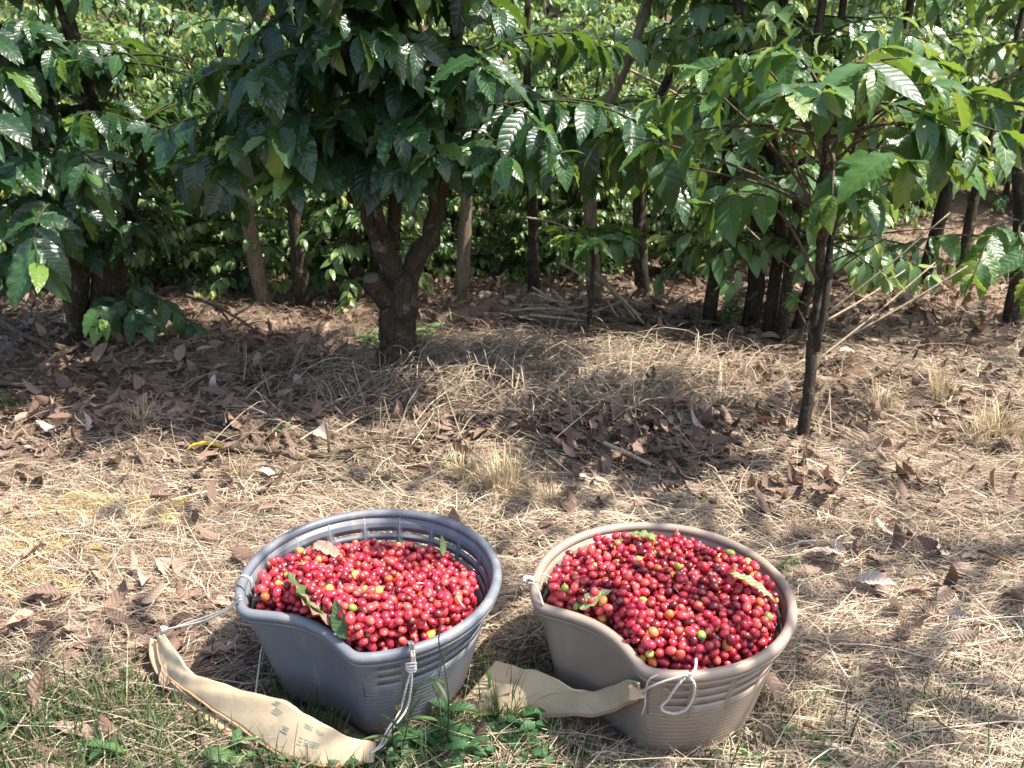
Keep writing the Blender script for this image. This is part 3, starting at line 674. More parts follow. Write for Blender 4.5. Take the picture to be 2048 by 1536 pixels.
g2 = np.random.default_rng(5)
for r_, Yr in enumerate((6.4, 7.4, 8.5, 9.7, 11.0, 12.4)):
    hw = Yr * .62 + .8; nn = int(2 * hw / .58) + 1
    for q in range(nn):
        xx = -hw + 2 * hw * (q + .5) / nn + g2.normal(0, .15); yy = Yr + g2.normal(0, .2)
        vi = int(g2.choice([4, 5, 5]))
        lab = ['coffee bush of the lowest row on the slope behind the clearing', 'coffee bush of the second row up the slope behind the clearing', 'coffee bush of the third row up the slope behind the clearing'][r_] if r_ < 3 else 'coffee bush high on the slope behind the lower rows'
        bgtree(vi, xx, yy, g2.uniform(0, 6.28), g2.uniform(.62, .85), lab, ['coffee bushes of the lowest slope row', 'coffee bushes of the second slope row', 'coffee bushes of the third slope row'][r_] if r_ < 3 else 'coffee bushes high on the slope', g2.uniform() < .25, 'coffee_bush')
g2 = np.random.default_rng(15)
for q in range(26):   # low shrubs of the undergrowth between the rows
    yy = g2.uniform(4.6, 5.8); xx = g2.uniform(-1, 1) * (yy * .62 + .4)
    if xx > 1.7: continue
    bgtree(5, xx, yy, g2.uniform(0, 6.28), g2.uniform(.42, .75), 'low leafy coffee shrub filling a gap of the rows behind the clearing', 'low coffee shrubs between the rows', False, 'coffee_shrub')
g2 = np.random.default_rng(35)
for q in range(26):
    xx = -3.0 + 4.0 * (q + .5) / 26 + g2.normal(0, .06); yy = 4.3 + g2.uniform(-.15, .3)
    bgtree(int(g2.choice([5, 4, 5])), xx, yy, g2.uniform(0, 6.28), g2.uniform(.36, .6), 'small leafy coffee shrub at the far edge of the littered ground', 'small coffee shrubs at the far edge of the clearing', False, 'coffee_shrub')
g2 = np.random.default_rng(25)
for q in range(40):
    xx = -3.6 + 8.2 * (q + .5) / 40 + g2.normal(0, .08); yy = 4.95 + g2.uniform(-.3, .45)
    if xx > 1.75: yy += 1.0 if q % 2 else 2.2
    bgtree(int(g2.choice([5, 4, 5])), xx, yy, g2.uniform(0, 6.28), g2.uniform(.5, .75), 'dense leafy coffee bush of the hedge-like row just beyond the clearing', 'coffee bushes of the dense row beyond the clearing', False, 'coffee_bush')
# hillside thicket (one mass, nobody could count it)
mb = MB(); n = 26000
x = rng.uniform(-26, 26, n); y = rng.uniform(13.2, 30, n); hh = rng.uniform(0, 1, n) ** .7 * (2.1 + .7 * np.sin(x * 2.1) * np.sin(y * 1.7))
P = np.stack([x, y, gz(x, y) + hh], -1); a = rng.uniform(0, 2 * PI, n)
leaves(mb, P, np.stack([np.cos(a), np.sin(a), rng.normal(-.4, .4, n)], -1), np.stack([rng.normal(0, .4, n), rng.normal(-.3, .4, n), np.ones(n)], -1), rng.uniform(.22, .4, n), rng.uniform(.1, .16, n), .8, .05, .2, np.clip(rng.normal(.6, .2, n), 0, 1), 3, 2)
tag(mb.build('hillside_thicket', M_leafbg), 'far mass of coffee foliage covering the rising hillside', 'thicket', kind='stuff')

# ------------------------------------------------------------------ baskets
NO = 240
def outline(R, dent, rot):
    """closed outline of a round pail with one side pushed in: arc 297 deg + concave side"""
    A0, A1 = math.radians(209), math.radians(272)
    na = 190; th = np.linspace(A1, A0 + 2 * PI, na)
    arc = np.stack([np.cos(th), np.sin(th)], -1) * R
    c0 = arc[-1]; c1 = arc[0]; s = np.linspace(0, 1, NO - na + 2)[1:-1]
    mid = (c0 + c1) / 2; inw = -nrm(mid)
    cc = c0 + (c1 - c0) * s[:, None] + inw * (dent * np.sin(PI * s) ** 1.15)[:, None]
    P = np.vstack([arc, cc])
    for _ in range(10): 
        P = 0.25 * np.roll(P, 1, 0) + .5 * P + .25 * np.roll(P, -1, 0)
    c, s_ = math.cos(rot), math.sin(rot)
    return P @ np.array([[c, s_], [-s_, c]])
HB = 0.197
class Basket:
    def __init__(s, ctr, rot, tilt, kind, label, rt, rb):
        s.c = np.array([ctr[0], ctr[1], 0.0]); s.top = outline(rt, .030, rot); s.bot = outline(rb, .014, rot); s.kind = kind
        s.tx = tilt
        t = s.t = empty('harvest_basket', s.c, label, 'basket', 'coffee harvest baskets')
        rows = [0.0]; z = HB - .012
        slots = [(.128, .1325), (.145, .1495), (.162, .1665)]
        zs = sorted(set([0, .02, .04, .06, .08, .1, .113, HB - .02, HB - .006] + [q for sl in slots for q in sl]))
        mb = MB(); nz = len(zs)
        V = np.array([[(*(s.bot[k] + (s.top[k] - s.bot[k]) * (zz / HB)), zz) for k in range(NO)] for zz in zs])
        fo, fi = [], []
        for a in range(nz - 1):
            slot = any(abs(zs[a] - sl[0]) < 1e-6 for sl in slots)
            for k in range(NO):
                conc = k >= 189
                open_ = slot and (not conc) and (4 < k < 186) and (k % 12) >= 2
                if open_: continue
                q = [a * NO + k, a * NO + (k + 1) % NO, (a + 1) * NO + (k + 1) % NO, (a + 1) * NO + k]
                (fi if conc else fo).append(q)
        mb.add(V, fo, None, .5, 0); mb.add(np.zeros((0, 3)), np.zeros((0, 4), int)) if False else None
        mb.F.append(np.array(fi)); mb.MI.append(np.full(len(fi), 1))
        wall = mb.build('wall', list(M_pl[kind]), t)
        so_ = wall.modifiers.new('thickness', 'SOLIDIFY'); so_.thickness = .0035; so_.offset = -1
        # vertical ribs inside
        for k in range(1, 186, 12):
            mr = MB()
            pts = [np.array([*((s.bot[k] + (s.top[k] - s.bot[k]) * (zz / HB)) * (1 - .0022 / np.linalg.norm(s.top[k]))), zz]) for zz in (.105, .15, .193)]
            tube(mr, pts, .0023, 6); mr.build('rib', M_pl[kind][1], t)
        mt = MB(); P = np.column_stack([s.top * 1.012, np.full(NO, HB)]); tube(mt, P, .0084, 12, closed=True)
        mt.build('rim', M_pl[kind][1], t)
        ml = MB(); P = np.column_stack([s.top * 1.02, np.full(NO, HB - .012)]); tube(ml, P, .0032, 8, closed=True)
        ml.build('rim_lip', M_pl[kind][1], t)
        mf = MB(); ring = np.column_stack([s.bot * .99, np.full(NO, .006)]); cen = np.column_stack([s.bot * .02, np.full(NO, .006)])
        k = np.arange(NO); mf.add(np.vstack([ring, cen]), np.stack([k, (k + 1) % NO, NO + (k + 1) % NO, NO + k], -1)); mf.build('base', M_pl[kind][1], t)
        t.rotation_euler = (tilt, 0, 0)
        s.M = np.array([[1, 0, 0], [0, math.cos(tilt), -math.sin(tilt)], [0, math.sin(tilt), math.cos(tilt)]])
        an = np.arctan2(s.top[:, 1], s.top[:, 0]); o = np.argsort(an); s.an = an[o]; s.rt = np.linalg.norm(s.top[o], axis=1)
        an = np.arctan2(s.bot[:, 1], s.bot[:, 0]); o = np.argsort(an); s.anb = an[o]; s.rb = np.linalg.norm(s.bot[o], axis=1)
    def radius(s, th, z):
        a = np.interp(th, s.an, s.rt, period=2 * PI); b_ = np.interp(th, s.anb, s.rb, period=2 * PI)
        return b_ + (a - b_) * np.clip(z / HB, 0, 1)
    def world(s, p): return np.asarray(p) @ s.M.T + s.c
    def hit(s, px, py, off=.004):
        d = ray(px, py); d = d / np.linalg.norm(d)
        for t_ in np.arange(.9, 2.4, .002):
            p = np.array([0, 0, HCAM]) + d * t_; q = (p - s.c) @ s.M
            if q[2] < HB + .02 and math.hypot(q[0], q[1]) < s.radius(math.atan2(q[1], q[0]), q[2]) + off + (.012 if q[2] > HB - .014 else 0): return p
        return gp(px, py)
GB = Basket(BL, 0.0, math.radians(1.5), 'grey', 'blue-grey plastic harvest basket full of red cherries, left of the brown one', .207, .155)
BB = Basket(BR, math.radians(-17), math.radians(1.5), 'brown', 'brown plastic harvest basket full of red cherries, right of the grey one', .201, .160)

# ------------------------------------------------------------------ cherries
CH = {'red': [(.46, .026, .044), (.52, .036, .05), (.38, .015, .034), (.56, .065, .06), (.43, .02, .05)], 'dark': [(.17, .006, .016), (.24, .008, .02), (.11, .006, .014)],
      'orange': [(.58, .12, .035), (.60, .2, .06)], 'yellow': [(.64, .36, .05), (.58, .40, .10), (.62, .30, .07)], 'green': [(.16, .26, .035), (.24, .33, .06)]}
SEGS, RINGS = 14, 9
def cherry_geo(col, g):
    ph = np.linspace(0, PI, RINGS + 1); th = np.arange(SEGS) / SEGS * 2 * PI
    rz = np.cos(ph) * 1.10; rr = np.sin(ph); rr[0] = rr[-1] = .02
    rz[0] -= .10; rr[1] *= .9     # navel dimple
    V = np.stack([rr[:, None] * np.cos(th), rr[:, None] * np.sin(th) * .94, np.broadcast_to(rz[:, None], (RINGS + 1, SEGS))], -1).reshape(-1, 3)
    i = np.arange(RINGS)[:, None]; j = np.arange(SEGS)[None, :]
    F = np.stack([i * SEGS + j, (i + 1) * SEGS + j, (i + 1) * SEGS + (j + 1) % SEGS, i * SEGS + (j + 1) % SEGS], -1).reshape(-1, 4)
    c = np.tile(np.array([*col, 1.0]), (RINGS + 1, SEGS, 1))
    c[0, :, :3] = (.10, .05, .03); c[1, :, :3] = c[1, :, :3] * .75 + np.array([.25, .15, .06]) * .25
    pale = np.array([.62, .30, .12]); w = np.linspace(0, 1, RINGS + 1)[:, None] ** 6 * g.uniform(.1, .7)
    c[..., :3] = c[..., :3] * (1 - w[..., None]) + pale * w[..., None]
    side = (.5 + .5 * np.cos(th + g.uniform(0, 6)))[None, :, None] * g.uniform(0, .35)
    c[..., :3] = c[..., :3] * (1 - side * .6)
    return V, F, c.reshape(-1, 4)
gch = np.random.default_rng(99)
CM = {}
for k, cols in CH.items():
    CM[k] = []
    for c in cols:
        for _ in range(2):
            V, F, C = cherry_geo(c, gch); m = MB(); m.add(V, F, None, .5, 0, C); CM[k].append((V, F, C, m.mesh('coffee_cherry', M_cherry, col=True)))

def fill(bk, floor, N, g, pg, name, top_n=150):
    pts = np.zeros((N, 4)); cell = .0162; grid = {}
    Rm = .20
    k = 0
    while k < N:
        r = g.uniform(.0057, .0080); best = None
        for _ in range(22):
            a = g.uniform(-PI, PI); q = math.sqrt(g.uniform()) * Rm; x, y = q * math.cos(a), q * math.sin(a)
            f = floor(x, y)
            if q > bk.radius(a, f) - r - .006: continue
            z = f + r; cx, cy = int(math.floor(x / cell)), int(math.floor(y / cell))
            for ix in (cx - 1, cx, cx + 1):
                for iy in (cy - 1, cy, cy + 1):
                    for o in grid.get((ix, iy), ()):
                        d2 = (x - o[0]) ** 2 + (y - o[1]) ** 2; s2 = (r + o[3]) * .97
                        if d2 < s2 * s2: z = max(z, o[2] + math.sqrt(s2 * s2 - d2))
            sc_ = z - f
            if best is None or sc_ < best[0]: best = (sc_, x, y, z, cx, cy)
        if best is None: continue
        o = (best[1], best[2], best[3], r); grid.setdefault((best[4], best[5]), []).append(o); pts[k] = o; k += 1
    # visibility: not buried, nearest first
    order = []
    for i_ in range(N):
        d = np.hypot(pts[:, 0] - pts[i_, 0], pts[:, 1] - pts[i_, 1]); over = ((d < .007) & (pts[:, 2] > pts[i_, 2] + .004)).sum()
        w = bk.world(pts[i_, :3]); order.append((over > 0, float(np.linalg.norm(w - [0, 0, HCAM])), i_))
    order.sort(); indiv = set(o[2] for o in order[:top_n])
    kinds = list(CH); stuff = MB(); pal = {'grey': 'blue-grey', 'brown': 'brown'}[bk.kind]
    desc = {'red': 'glossy red', 'dark': 'dark crimson', 'orange': 'half ripe orange', 'yellow': 'unripe yellow', 'green': 'unripe green'}
    for i_ in range(N):
        kd = str(g.choice(kinds, p=pg)); V, F, C, me = CM[kd][g.integers(len(CM[kd]))]
        rot = Vector(g.normal(0, 1, 3)).to_track_quat('Z', 'Y').to_euler()
        w = bk.world(pts[i_, :3]); r = pts[i_, 3]
        if i_ in indiv:
            o = link_mesh('coffee_cherry', me, None, w, rot, (r * g.uniform(.93, 1.04), r * g.uniform(.9, 1.0), r * g.uniform(.95, 1.16)))
            tag(o, f'{desc[kd]} coffee cherry among those nearest the front of the {pal} basket', 'coffee cherry', f'coffee cherries at the front of the {pal} basket')
        else:
            R3 = np.array(rot.to_matrix()); jit = np.array([*(g.uniform(.85, 1.1) * np.ones(3)), 1])
            stuff.add((V * r * [g.uniform(.93, 1.04), g.uniform(.86, 1.0), g.uniform(.95, 1.24)]) @ R3.T + w, F, None, .5, 0, C * jit)
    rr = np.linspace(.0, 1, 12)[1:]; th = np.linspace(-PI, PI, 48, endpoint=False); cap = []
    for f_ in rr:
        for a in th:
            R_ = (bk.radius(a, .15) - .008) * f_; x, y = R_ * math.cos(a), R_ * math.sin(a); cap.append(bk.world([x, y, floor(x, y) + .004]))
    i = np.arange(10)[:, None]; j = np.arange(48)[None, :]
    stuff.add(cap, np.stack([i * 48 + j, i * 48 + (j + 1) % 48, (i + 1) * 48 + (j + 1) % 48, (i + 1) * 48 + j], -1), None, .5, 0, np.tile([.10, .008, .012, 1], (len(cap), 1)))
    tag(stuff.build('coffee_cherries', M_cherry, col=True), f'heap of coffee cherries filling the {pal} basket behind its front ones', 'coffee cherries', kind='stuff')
    return pts
gf = np.random.default_rng(3)
fl_g = lambda x, y: .120 - .047 * (y / .2) - .012 * (x / .2) + .012 * math.cos(min(1.5, math.hypot(x, y + .03) / .2 * 1.5))
fl_b = lambda x, y: .134 - .018 * (y / .2) + .014 * math.cos(min(1.5, math.hypot(x, y) / .2 * 1.5))
pg_ = fill(GB, fl_g, 2400, gf, [.70, .245, .03, .023, .002], 'grey')
pb_ = fill(BB, fl_b, 2400, gf, [.62, .315, .03, .022, .013], 'brown')

for (bk, pts_, nm) in ((GB, pg_, 'blue-grey'), (BB, pb_, 'brown')):
    mb = MB(); top = [p for p in pts_ if ((np.hypot(pts_[:, 0] - p[0], pts_[:, 1] - p[1]) < .007) & (pts_[:, 2] > p[2] + .003)).sum() == 0]
    sel = gf.choice(len(top), 70, replace=False); P = np.array([bk.world(top[i][:3]) for i in sel]) + gf.normal(0, .003, (70, 3)) + [0, 0, .0065]
    a = gf.uniform(0, 2 * PI, 70); leaves(mb, P, np.stack([np.cos(a), np.sin(a), gf.normal(0, .5, 70)], -1), np.stack([gf.normal(0, .5, 70), gf.normal(0, .5, 70), np.ones(70)], -1), gf.gamma(3, .0028, 70), gf.uniform(.0015, .004, 70), .6, .1, .4, np.clip(gf.normal(.75, .25, 70), 0, 1), 3, 2)
    tag(mb.build('plant_crumbs', M_dead), f'small dry stalk and leaf crumbs on top of the cherries in the {nm} basket', 'crumbs', kind='stuff')
# ------------------------------------------------------------------ leaves resting on the cherries
def one_leaf(name, p, az, elev, L, Wd, mat, label, cat, curl=.5, wave=.06, fold=.3, tint=.5, roll=0., group=None, nl=12, nw=6, nz=1.0, seed=0, twist=0.):
    g = np.random.default_rng(seed + int(abs(p[0]) * 1e4)); d = v3(math.cos(az) * math.cos(elev), math.sin(az) * math.cos(elev), math.sin(elev))
    sd_ = nrm(np.cross(d, [0, 0, 1.0])); n_ = nrm(np.cross(sd_, d)) * math.cos(roll) + sd_ * math.sin(roll)
    mb = MB(); leaves(mb, [[0, 0, 0]], d, n_ * nz, L, Wd, curl, wave, fold, tint, nl, nw, r_=g, twist=twist)
    o = mb.build(name, mat, None, loc=p); return tag(o, label, cat, group)
def onb(px, py, h): return gp(px, py, h)
def seg_leaf(name, a, b_, Wd, mat, label, cat, h0=None, **kw):
    d = b_ - a; L = np.linalg.norm(d); return one_leaf(name, a, math.atan2(d[1], d[0]), math.asin(d[2] / L), L * 1.05, Wd, mat, label, cat, **kw)
def pile(bk, pts, px, py, lift=.006):
    """point on the cherry heap seen at that pixel of the photograph"""
    d = ray(px, py); d = d / np.linalg.norm(d)
    for t_ in np.arange(.9, 2.4, .0015):
        p = np.array([0, 0, HCAM]) + d * t_; q = (p - bk.c) @ bk.M
        if q[2] > HB + .03: continue
        near = np.hypot(pts[:, 0] - q[0], pts[:, 1] - q[1]) < .012
        if near.any() and q[2] < (pts[near, 2] + pts[near, 3]).max(): return p + v3(0, 0, lift)
        if q[2] < .1: break
    return gp(px, py, HB)
pg = lambda x, y, l=.006: pile(GB, pg_, x, y, l); pb = lambda x, y, l=.006: pile(BB, pb_, x, y, l)
seg_leaf('loose_leaf', pg(650, 1244, .012), pg(553, 1180, .016), .036, M_picked, 'curled dark green and brown leaf over the front rim of the blue-grey basket', 'leaf', curl=-.5, tint=.05, wave=.12, roll=.6)
seg_leaf('loose_leaf', pg(668, 1262, .008), pg(582, 1205, .01), .032, M_dead, 'crumpled brown leaf edge along the pushed-in side of the blue-grey basket', 'leaf', curl=-.3, tint=.55, wave=.15, roll=.5)
seg_leaf('loose_leaf', pg(693, 1282, .004), pg(664, 1222, .02), .030, M_picked, 'narrow upright dark green leaf at the front corner of the blue-grey basket', 'leaf', curl=.3, tint=.0, roll=-.9, wave=.05)
seg_leaf('loose_leaf', pg(628, 1092, .006), pg(684, 1114, .008), .026, M_dead, 'torn tan dry leaf on top of the cherries in the blue-grey basket', 'leaf', curl=.4, tint=.75, wave=.14, roll=.2)
seg_leaf('loose_leaf', pg(886, 1112, .0), pg(886, 1100, .03), .013, M_picked, 'small upright yellow-green leaf against the back of the blue-grey basket', 'leaf', curl=.2, tint=.5, wave=.05, roll=.5)
seg_leaf('loose_leaf', pb(1160, 1228, .008), pb(1216, 1188, .012), .032, M_picked, 'pale green leaf lying on the left side of the cherries in the brown basket', 'leaf', curl=.3, tint=.95, wave=.07)
seg_leaf('loose_leaf', pb(1458, 1160, .012), pb(1552, 1202, .012), .030, M_picked, 'folded green leaf on the right side of the cherries in the brown basket', 'leaf', curl=.3, tint=.55, wave=.07, roll=-.25, fold=.4)
seg_leaf('loose_leaf', pb(1312, 1090, .008), pb(1256, 1072, .022), .036, M_picked, 'yellow-green leaf tucked against the back wall of the brown basket', 'leaf', curl=.8, tint=.6, wave=.09, roll=.3)
mb = MB(); tube(mb, [pg(914, 1198, .006), pg(922, 1220, .012), pg(930, 1238, .018)], .0013, 6)
tag(mb.build('straw_bit', M_cord), 'white straw sticking out of the cherries at the right of the blue-grey basket', 'straw')

# ------------------------------------------------------------------ cords and canvas straps
def cord(name, pts, label, parent=None, r=.0017, n=40):
    mb = MB(); tube(mb, smooth_path(pts, n), r, 7); o = mb.build(name, M_cord, parent)
    if parent is None: tag(o, label, 'cord')
    return o
def strap(name, upper, lower, zsag, label, group, folds, th=.003):
    """canvas band between two edge polylines (3-D)"""
    nu, nv = 60, 14
    U = smooth_path(upper, nu); Lw = smooth_path(lower, nu); v = np.linspace(0, 1, nv + 1)
    S = U[:, None, :] * (1 - v)[None, :, None] + Lw[:, None, :] * v[None, :, None]
    s = np.linspace(0, 1, nu)[:, None]
    bulge = zsag * np.sin(PI * v)[None, :] * np.sin(PI * np.clip(s * 1.05, 0, 1)) ** .5
    wr = sum(a * np.sin(k * 2 * PI * s + m * 2 * PI * v[None] + p) for a, k, m, p in folds)
    S = S.copy(); S[..., 2] += bulge + wr * np.sin(PI * s) ** .3
    S[..., 2] = np.maximum(S[..., 2], gz(S[..., 0], S[..., 1]) + .004)
    mb = MB(); m = nv + 1
    i = np.arange(nu - 1)[:, None]; j = np.arange(nv)[None, :]
    UV = np.stack(np.broadcast_arrays(v[None, :], s), -1)
    mb.add(S, np.stack([i * m + j, i * m + j + 1, (i + 1) * m + j + 1, (i + 1) * m + j], -1), UV)
    return S, mb, UV
def finish_strap(S, mb, label, loc):
    t = empty('canvas_strap', loc, label, 'strap', 'canvas carrying straps')
    loc = np.array(loc)
    mb.V = [V - loc for V in mb.V]
    o = mb.build('band', M_canvas, t); md = o.modifiers.new('thickness', 'SOLIDIFY'); md.thickness = .003; md.offset = -1
    return t
# left strap
up = [onb(322, 1262, .065), onb(352, 1306, .075), onb(380, 1340, .07), onb(450, 1368, .075), onb(560, 1402, .085), onb(610, 1428, .085), onb(690, 1468, .06), onb(752, 1485, .035)]
lo = [onb(312, 1270, .055), onb(322, 1328, .04), onb(360, 1374, .036), onb(415, 1412, .034), onb(478, 1452, .030), onb(575, 1516, .024), onb(665, 1534, .020), onb(748, 1524, .022)]
S1, mb1, _ = strap('band', up, lo, .005, '', '', [(.0026, 2, .5, .4), (.0014, 5, 1.2, 2.0), (.0007, 13, -.8, 4)])
base1 = on(520, 1440)
t1 = finish_strap(S1, mb1, 'tan canvas strap with faded printed marks on the grass before the blue-grey basket', base1)
up2 = [p + v3(-.008, -.008, -.028) for p in lo]; up2 = [p + v3(.012, .012, .012) for p in up2]
lo2 = [onb(300, 1275, .045), onb(302, 1316, .032), onb(322, 1356, .024), onb(378, 1410, .02), onb(440, 1456, .018), onb(548, 1526, .014), onb(655, 1554, .012), onb(735, 1542, .014)]
S1b, mb1b, _ = strap('band', up2, lo2, .004, '', '', [(.0012, 4, .5, .4)])
mb1b.V = [V - base1 for V in mb1b.V]; o = mb1b.build('under_fold', M_canvas, t1); md = o.modifiers.new('thickness', 'SOLIDIFY'); md.thickness = .003; md.offset = -1
mh = MB(); tube(mh, S1[2:-2, -1, :] - base1, .0022, 6); tube(mh, S1b[2:-2, -1, :] - base1, .0022, 6); mh.build('hem', M_hem, t1)
# faded stamped characters: little boxed strokes following the cloth
def surf(S, s, v):
    nu, nv = S.shape[0] - 1, S.shape[1] - 1; a, b_ = s * nu, v * nv; i, j = min(int(a), nu - 1), min(int(b_), nv - 1); fa, fb = a - i, b_ - j
    return (S[i, j] * (1 - fa) + S[i + 1, j] * fa) * (1 - fb) + (S[i, j + 1] * (1 - fa) + S[i + 1, j + 1] * fa) * fb
mk = MB()
GL1 = [((0, 0), (1, 0)), ((0, 1), (1, 1)), ((0, 0), (0, 1)), ((1, 0), (1, 1)), ((.5, 0), (.5, 1)), ((0, .5), (1, .5)), ((.25, .25), (.75, .25)), ((.25, .75), (.75, .75))]
GL2 = [((0, 0), (.45, 0)), ((0, .5), (.45, .5)), ((.2, 0), (.2, 1)), ((0, 1), (.45, 1)), ((.6, 0), (1, 0)), ((.6, 0), (.6, .45)), ((1, 0), (1, .45)), ((.6, .45), (1, .45)), ((.65, .6), (1, 1)), ((1, .6), (.6, 1)), ((.8, .5), (.8, .7))]
GL3 = [((0, .1), (1, .1)), ((.5, 0), (.5, 1)), ((.1, .5), (.9, .5)), ((0, 1), (1, 1)), ((.2, .3), (.4, .3)), ((.6, .7), (.8, .7))]
for (s0, v0, GLs, ds, dv_) in [(.60, .24, GL1, .026, .13), (.575, .10, GL3, .02, .09), (.725, .50, GL2, .034, .15), (.765, .50, GL1, .026, .14), (.665, .47, GL3, .024, .11), (.73, .20, GL3, .03, .08), (.77, .2, GL1, .022, .08)]:
    for (a, c) in GLs:
        P = [surf(S1, s0 + ds * (a[0] + (c[0] - a[0]) * f), v0 + dv_ * (a[1] + (c[1] - a[1]) * f)) + v3(0, 0, .0012) for f in np.linspace(0, 1, 4)]
        P = np.array(P) - base1; d = nrm(P[-1] - P[0]); sd_ = nrm(np.cross(d, [0, -.5, 1.0])) * .00045
        V = np.stack([P - sd_, P + sd_], 1).reshape(-1, 3); k = np.arange(3); mk.add(V, np.stack([2 * k, 2 * k + 1, 2 * k + 3, 2 * k + 2], -1))
o = mk.build('printed_mark', M_ink, t1, smooth=False)
# right strap
tip = BB.hit(1282, 1383, .012)
up = [onb(990, 1322, .075), onb(1035, 1332, .08), onb(1085, 1347, .085), onb(1150, 1378, .085), BB.hit(1200, 1381, .012), BB.hit(1250, 1360, .016), BB.hit(1276, 1368, .013)]
lo = [onb(915, 1415, .012), onb(985, 1430, .012), onb(1060, 1434, .016), onb(1130, 1433, .025), onb(1195, 1428, .05), BB.hit(1250, 1412, .014), BB.hit(1279, 1394, .013)]
S2, mb2, _ = strap('band', up, lo, .010, '', '', [(.0022, 3, .5, 1.4), (.001, 7, 1.0, 2.0)])
base2 = on(1060, 1425)
t2 = finish_strap(S2, mb2, 'plain tan canvas strap curling up between the two baskets to a tied end', base2)
up3 = [p + v3(.0, -.006, -.012) for p in lo[3:]]; lo3 = [onb(1120, 1434, .02), BB.hit(1200, 1432, .012), BB.hit(1255, 1408, .012), tip - v3(0, 0, .010)]
mh = MB(); tube(mh, S2[1:-2, -1, :] - base2, .0022, 6); mh.build('hem', M_hem, t2)
mh = MB()
for q in range(5):   # gathered end where the cord ties it
    P = smooth_path([tip + v3(-.018, -.003, .002 + .0048 * (q - 2)), tip + v3(-.006, -.004, .003 * (q - 2)), tip + v3(.005, 0, .001 * (q - 2))], 8) - base2
    tube(mh, P, np.linspace(.0052, .0025, 8), 8)
mh.build('gathered_end', M_canvas, t2)
# cords on the straps
L_ = lambda p, base: np.asarray(p) - base
e1 = onb(330, 1262, .07)
for q, dz in enumerate((0, .006)):
    P = [GB.hit(482, 1192 + 6 * q, .004), onb(452, 1218 + 4 * q, .165 + dz), onb(400, 1238 + 6 * q, .115), e1 + v3(0, 0, .002 * q), onb(318, 1275, .062)]
    cord('tie_cord', [L_(p, base1) for p in P], None, t1)
P = [GB.hit(498, 1198, .003), GB.world([-.225, -.01, HB]) + v3(.0, 0, .014), GB.hit(478, 1160, .008), GB.hit(476, 1185, .006)]
P = [onb(503, 1178, .2), onb(500, 1158, .222), onb(484, 1152, .222), onb(474, 1163, .205), onb(476, 1182, .19)]
cord('rim_knot', [L_(p, base1) for p in P], None, t1, r=.002)
kn = [e1 + v3(.006 * math.cos(a), .004 * math.sin(a), .006 * math.sin(a * .5) + a * .0006) for a in np.linspace(0, 12, 24)]; cord('knot', [L_(p, base1) for p in kn], None, t1, n=60)
for q in range(2):
    P = [GB.hit(822 + 5 * q, 1300, .012), GB.hit(824 + 5 * q, 1322, .014), GB.hit(822 + 2 * q, 1340, .010), GB.hit(812 + 10 * q, 1375, .010), GB.hit(800 + 12 * q, 1420, .012), onb(775 + 8 * q, 1460, .06), onb(760 + 6 * q, 1490, .03), onb(738 + 4 * q, 1506, .03)]
    cord('tie_cord', [L_(p, base1) for p in P], None, t1)
    P = [onb(815 + 6 * q, 1284, .20), onb(819 + 6 * q, 1287, .222), GB.hit(823 + 5 * q, 1302, .005), GB.hit(824 + 4 * q, 1318, .012)]
    cord('rim_knot', [L_(p, base1) for p in P], None, t1, r=.002)
kc = GB.hit(822, 1326, .012); kn = [kc + v3(.007 * math.cos(a), -.004 * abs(math.sin(a)), .004 * math.sin(a) - a * .0008) for a in np.linspace(0, 14, 28)]; cord('knot', [L_(p, base1) for p in kn], None, t1, n=60)
H = lambda px, py, o=.008: BB.hit(px, py, o)
P = [H(1392, 1318, .006), H(1391, 1335, .006), H(1385, 1346), H(1374, 1351), H(1352, 1375), H(1335, 1400), H(1323, 1412), H(1328, 1422), H(1350, 1427), H(1372, 1418), H(1386, 1395), H(1389, 1370), H(1380, 1355), H(1370, 1347)]
cord('cord_loop', [L_(p, base2) for p in P], None, t2, r=.002, n=90)
P = [tip, H(1300, 1374), H(1330, 1362), H(1374, 1349)]; cord('tie_cord', [L_(p, base2) for p in P], None, t2)
P = [H(1316, 1350), H(1298, 1360), H(1291, 1385, .012), H(1290, 1410, .012), H(1284, 1428)]; cord('tie_cord', [L_(p, base2) for p in P], None, t2, r=.0013)
kn = [tip + v3(.006 * math.cos(a), -.005 * abs(math.sin(a)), .006 * math.sin(a)) for a in np.linspace(0, 14, 28)]; cord('knot', [L_(p, base2) for p in kn], None, t2, n=60)
kc = onb(1057, 1160, .218)
P = [kc + v3(0, -.01, .0), onb(1068, 1168, .222), onb(1078, 1185, .218), onb(1086, 1210, .205)]
o = cord('rim_cord', P, 'white cord knotted round the left edge of the brown basket rim'); 
kn = [L_(kc, 0) + v3(.008 * math.cos(a), .004 * math.sin(a * .7), .005 * math.sin(a)) for a in np.linspace(0, 16, 30)]; k_ = cord('knot', kn, None, o, r=.0017, n=70)
cord('cord_tail', [kc, kc + v3(.02, .012, .004), onb(1105, 1156, .212)], None, o, r=.0012)
cord('cord_tail', [kc, onb(1040, 1170, .2), onb(1045, 1180, .185)], None, o, r=.0012)

